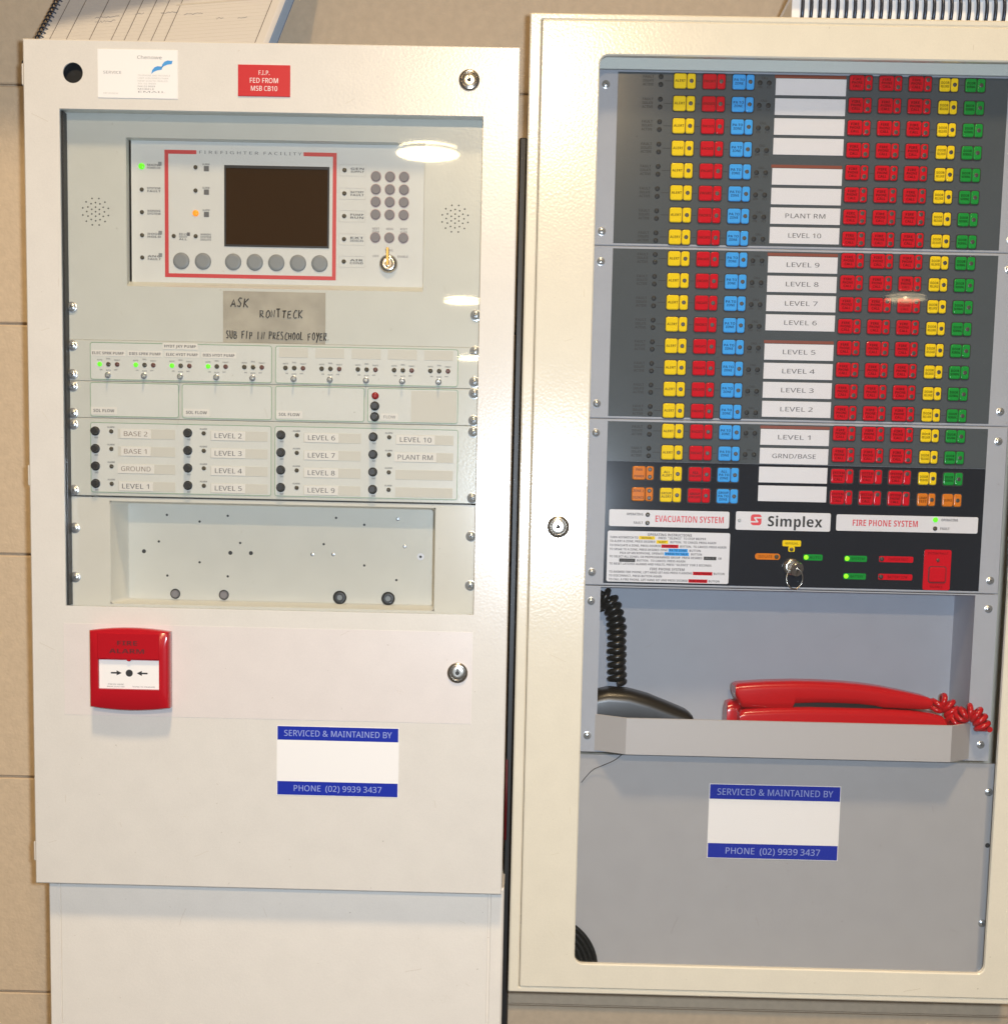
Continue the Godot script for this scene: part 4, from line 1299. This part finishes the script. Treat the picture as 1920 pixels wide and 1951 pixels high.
# ---------------------------------------------------------------- handsets in the telephone bay
func handsets() -> void:
	var t := thing("red_telephone", "glossy red fire telephone handset resting on its cradle in the bay", "telephone", W(370, -271, -62))
	var mb := MB.new()
	var st := mb.get_st(M.phone_red)
	var loops := []
	for q in [[258.5, -270, -231, 5], [260, -270, -228.0, 7], [266, -271, -226.2, 8], [300, -271, -223.6, 8], [340, -271, -222.4, 8], [420, -271, -222.4, 8], [460, -271, -223.6, 8], [484, -271, -226.0, 8], [497, -271, -229.0, 8], [502, -270, -234, 7], [503.6, -268, -243, 5]]:
		loops.append(sec(q[0], q[1], q[2], -88, -38, q[3], 5))
	loft(st, loops, true, true, 55.0)
	part(t, "cradle", mb.done())
	mb = MB.new()
	loops = []
	for q in [[246.6, -262, -228, 8], [247.6, -268, -222, 10], [252, -271, -219.6, 12], [266, -271, -219.6, 12], [270, -271, -226, 10]]:
		loops.append(sec(q[0], q[1], q[2], -98, -62, q[3], 5))
	loft(mb.get_st(M.phone_red), loops, true, true, 55.0)
	part(t, "cradle_end", mb.done())
	mb = MB.new()
	loops = []
	for q in [[252.8, -208, -200.5, 5], [253.6, -212, -198.2, 7], [257, -219, -196.6, 9], [262, -225.4, -195.8, 9], [290, -226.0, -193.4, 9], [321, -225.8, -192.0, 9], [324, -219.0, -191.9, 9], [350, -217.6, -191.8, 9], [376, -217.4, -192.4, 9], [400, -218.0, -194.0, 9], [418, -219.6, -195.8, 9], [428, -221.6, -197.2, 9], [455, -222.4, -202.0, 9], [472, -222.6, -205.4, 8], [480, -222.2, -207.4, 7], [483.4, -221.0, -208.8, 5], [484.6, -219.0, -210.8, 4]]:
		loops.append(sec(q[0], q[1], q[2], -82, -42, q[3], 5))
	loft(mb.get_st(M.phone_red), loops, true, true, 55.0)
	part(t, "handset", mb.done())
	mb = MB.new()
	plate(mb, M.mic_black, 374, -222, 108, 14, -80, -50, 0.5)  # dark block added to blacken the slot under the handset
	part(t, "slot_filler", mb.done())
	mb = MB.new()
	var pts := coil([Vector3(493, -221, -56), Vector3(496, -215, -54), Vector3(501, -213, -52), Vector3(506, -218, -49), Vector3(510, -227, -46), Vector3(512, -234, -42), Vector3(516, -230, -36), Vector3(520, -223, -31), Vector3(527, -221, -27), Vector3(533, -226, -24), Vector3(537, -234, -22), Vector3(539, -242, -21)], 7.2, 7.2, 18)
	var full := PackedVector3Array([Vector3(481, -216, -60)])
	full.append_array(pts)
	tube(mb.get_st(M.phone_red), full, 3.4, 10)
	part(t, "coiled_cord", mb.done())

	t = thing("microphone_handset", "black microphone handset with a coiled black cord lying on the shelf", "handset", W(150, -271, -70))
	mb = MB.new()
	loops = []
	for q in [[80, -250, -222, 8], [86, -262, -214, 12], [94, -268, -209.6, 14], [104, -270, -207.0, 15], [128, -270, -208.0, 15], [152, -270, -214.0, 15], [180, -270, -224.8, 14], [198, -270, -232.0, 12], [204.5, -268, -237, 9], [206.6, -262, -243, 6]]:
		loops.append(sec(q[0], q[1], q[2], -97, -46, q[3], 6))
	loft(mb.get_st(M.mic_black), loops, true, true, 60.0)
	part(t, "microphone_body", mb.done())
	mb = MB.new()
	pts = coil([Vector3(116, -203, -76), Vector3(115, -188, -76), Vector3(114, -165, -75), Vector3(113.4, -140, -74), Vector3(111.5, -124, -74), Vector3(107, -111, -74), Vector3(101, -101, -75), Vector3(95, -98, -78), Vector3(92, -104, -84), Vector3(91, -116, -90)], 8.0, 8.2, 16)
	tube(mb.get_st(M.cord_black), pts, 3.6, 9)
	part(t, "coiled_cord", mb.done())

# ---------------------------------------------------------------- books on top of the cabinets
func books() -> void:
	var t := thing("logbook", "open ruled logbook leaning on the wall on top of the white cabinet", "logbook", W(-447, 504, -66))
	t.rotation = Vector3(deg_to_rad(-37), deg_to_rad(-14), 0)
	t.rotation_order = EULER_ORDER_YXZ
	var mb := MB.new()
	plate(mb, M.book_blue, -3, 92, 318, 184, -5, -3, 0.5)
	add_local(t, "cover", mb.done())
	mb = MB.new()
	loft(mb.get_st(M.paper), [rr(-4, 91, 300, 178, 0, -3), rr(-5, 91, 298, 178, 0, 1), rr(-6, 91, 297, 177.6, 0, 2)], true, true)
	for f in [0.045, 0.123, 0.23, 0.33, 0.39, 0.452, 0.511, 0.57, 0.965]:
		quad(mb, M.line_grey, -154.5 + 297 * f, -153.6 + 297 * f, 3, 160, 2.15)
	for k in 24:
		quad(mb, M.line_faint, -148, 132, 6 + 6.6 * k, 6.3 + 6.6 * k, 2.1)
	for q in [[-92, 84, 34], [-40, 86, 14], [-6, 84, 24], [26, 78, 26], [70, 66, 12], [98, 64, 14], [-90, 76, 30]]:
		hand_at(mb, q[0], q[1], q[2])
	quad(mb, M.line_faint, 10, 120, 96, 99, 2.2)
	add_local(t, "ruled_pages", mb.done())
	mb = MB.new()
	for k in 22:
		var path := PackedVector3Array()
		for i in 13:
			var a: float = PI * 1.6 * i / 12.0 - 0.5
			path.append(Vector3(-156 - cos(a) * 6.0, 8 + 7.6 * k, sin(a) * 6.0 - 0.5))
		tube(mb.get_st(M.wire_dark), path, 0.9, 6)
	add_local(t, "spiral_binding", mb.done())

	t = thing("spiral_notebook", "wire bound white booklet lying on top of the cream cabinet", "notebook", W(455, 542.9, -72))
	mb = MB.new()
	plate(mb, M.navy, 0, 1.0, 352, 2.0, -95, 58, 0.4)
	add_local(t, "back_cover", mb.done())
	mb = MB.new()
	loft(mb.get_st(M.card), [rr(0, 16, 346, 28, 0, -90), rr(0, 16, 346, 28, 0, 44), rr(0, 16, 345, 27, 0, 44.6)], true, true)
	add_local(t, "pages", mb.done())
	mb = MB.new()
	plate(mb, M.label_white, 0, 30.8, 350, 1.4, -95, 54, 0.4)
	add_local(t, "front_cover", mb.done())
	mb = MB.new()
	var path := PackedVector3Array()
	for i in 17:
		var a := PI * i / 16.0 - PI / 2
		path.append(Vector3(0, 16 + sin(a) * 16.6, 46 + cos(a) * 11.0))
	tube(mb.get_st(M.wire_dark), path, 1.9, 8)
	var loop := mb.done()
	for k in 35:
		var o := add_local(t, "binding_loop", loop)
		o.position = Vector3((-163 + 9.6 * k) * 0.001, 0, 0)

func hand_at(mb: MB, x: float, y: float, w: float) -> void:
	var path := PackedVector3Array()
	for i in int(w / 1.6):
		path.append(Vector3(x + i * 1.6, y + rng.randf_range(-1.6, 1.6), 2.3))
	tube(mb.get_st(M.ink_pale), path, 0.3, 4)

func add_local(parent: Node3D, called: String, mesh: Mesh) -> MeshInstance3D:
	var o := MeshInstance3D.new()
	o.name = called
	o.mesh = mesh
	parent.add_child(o, true)
	return o
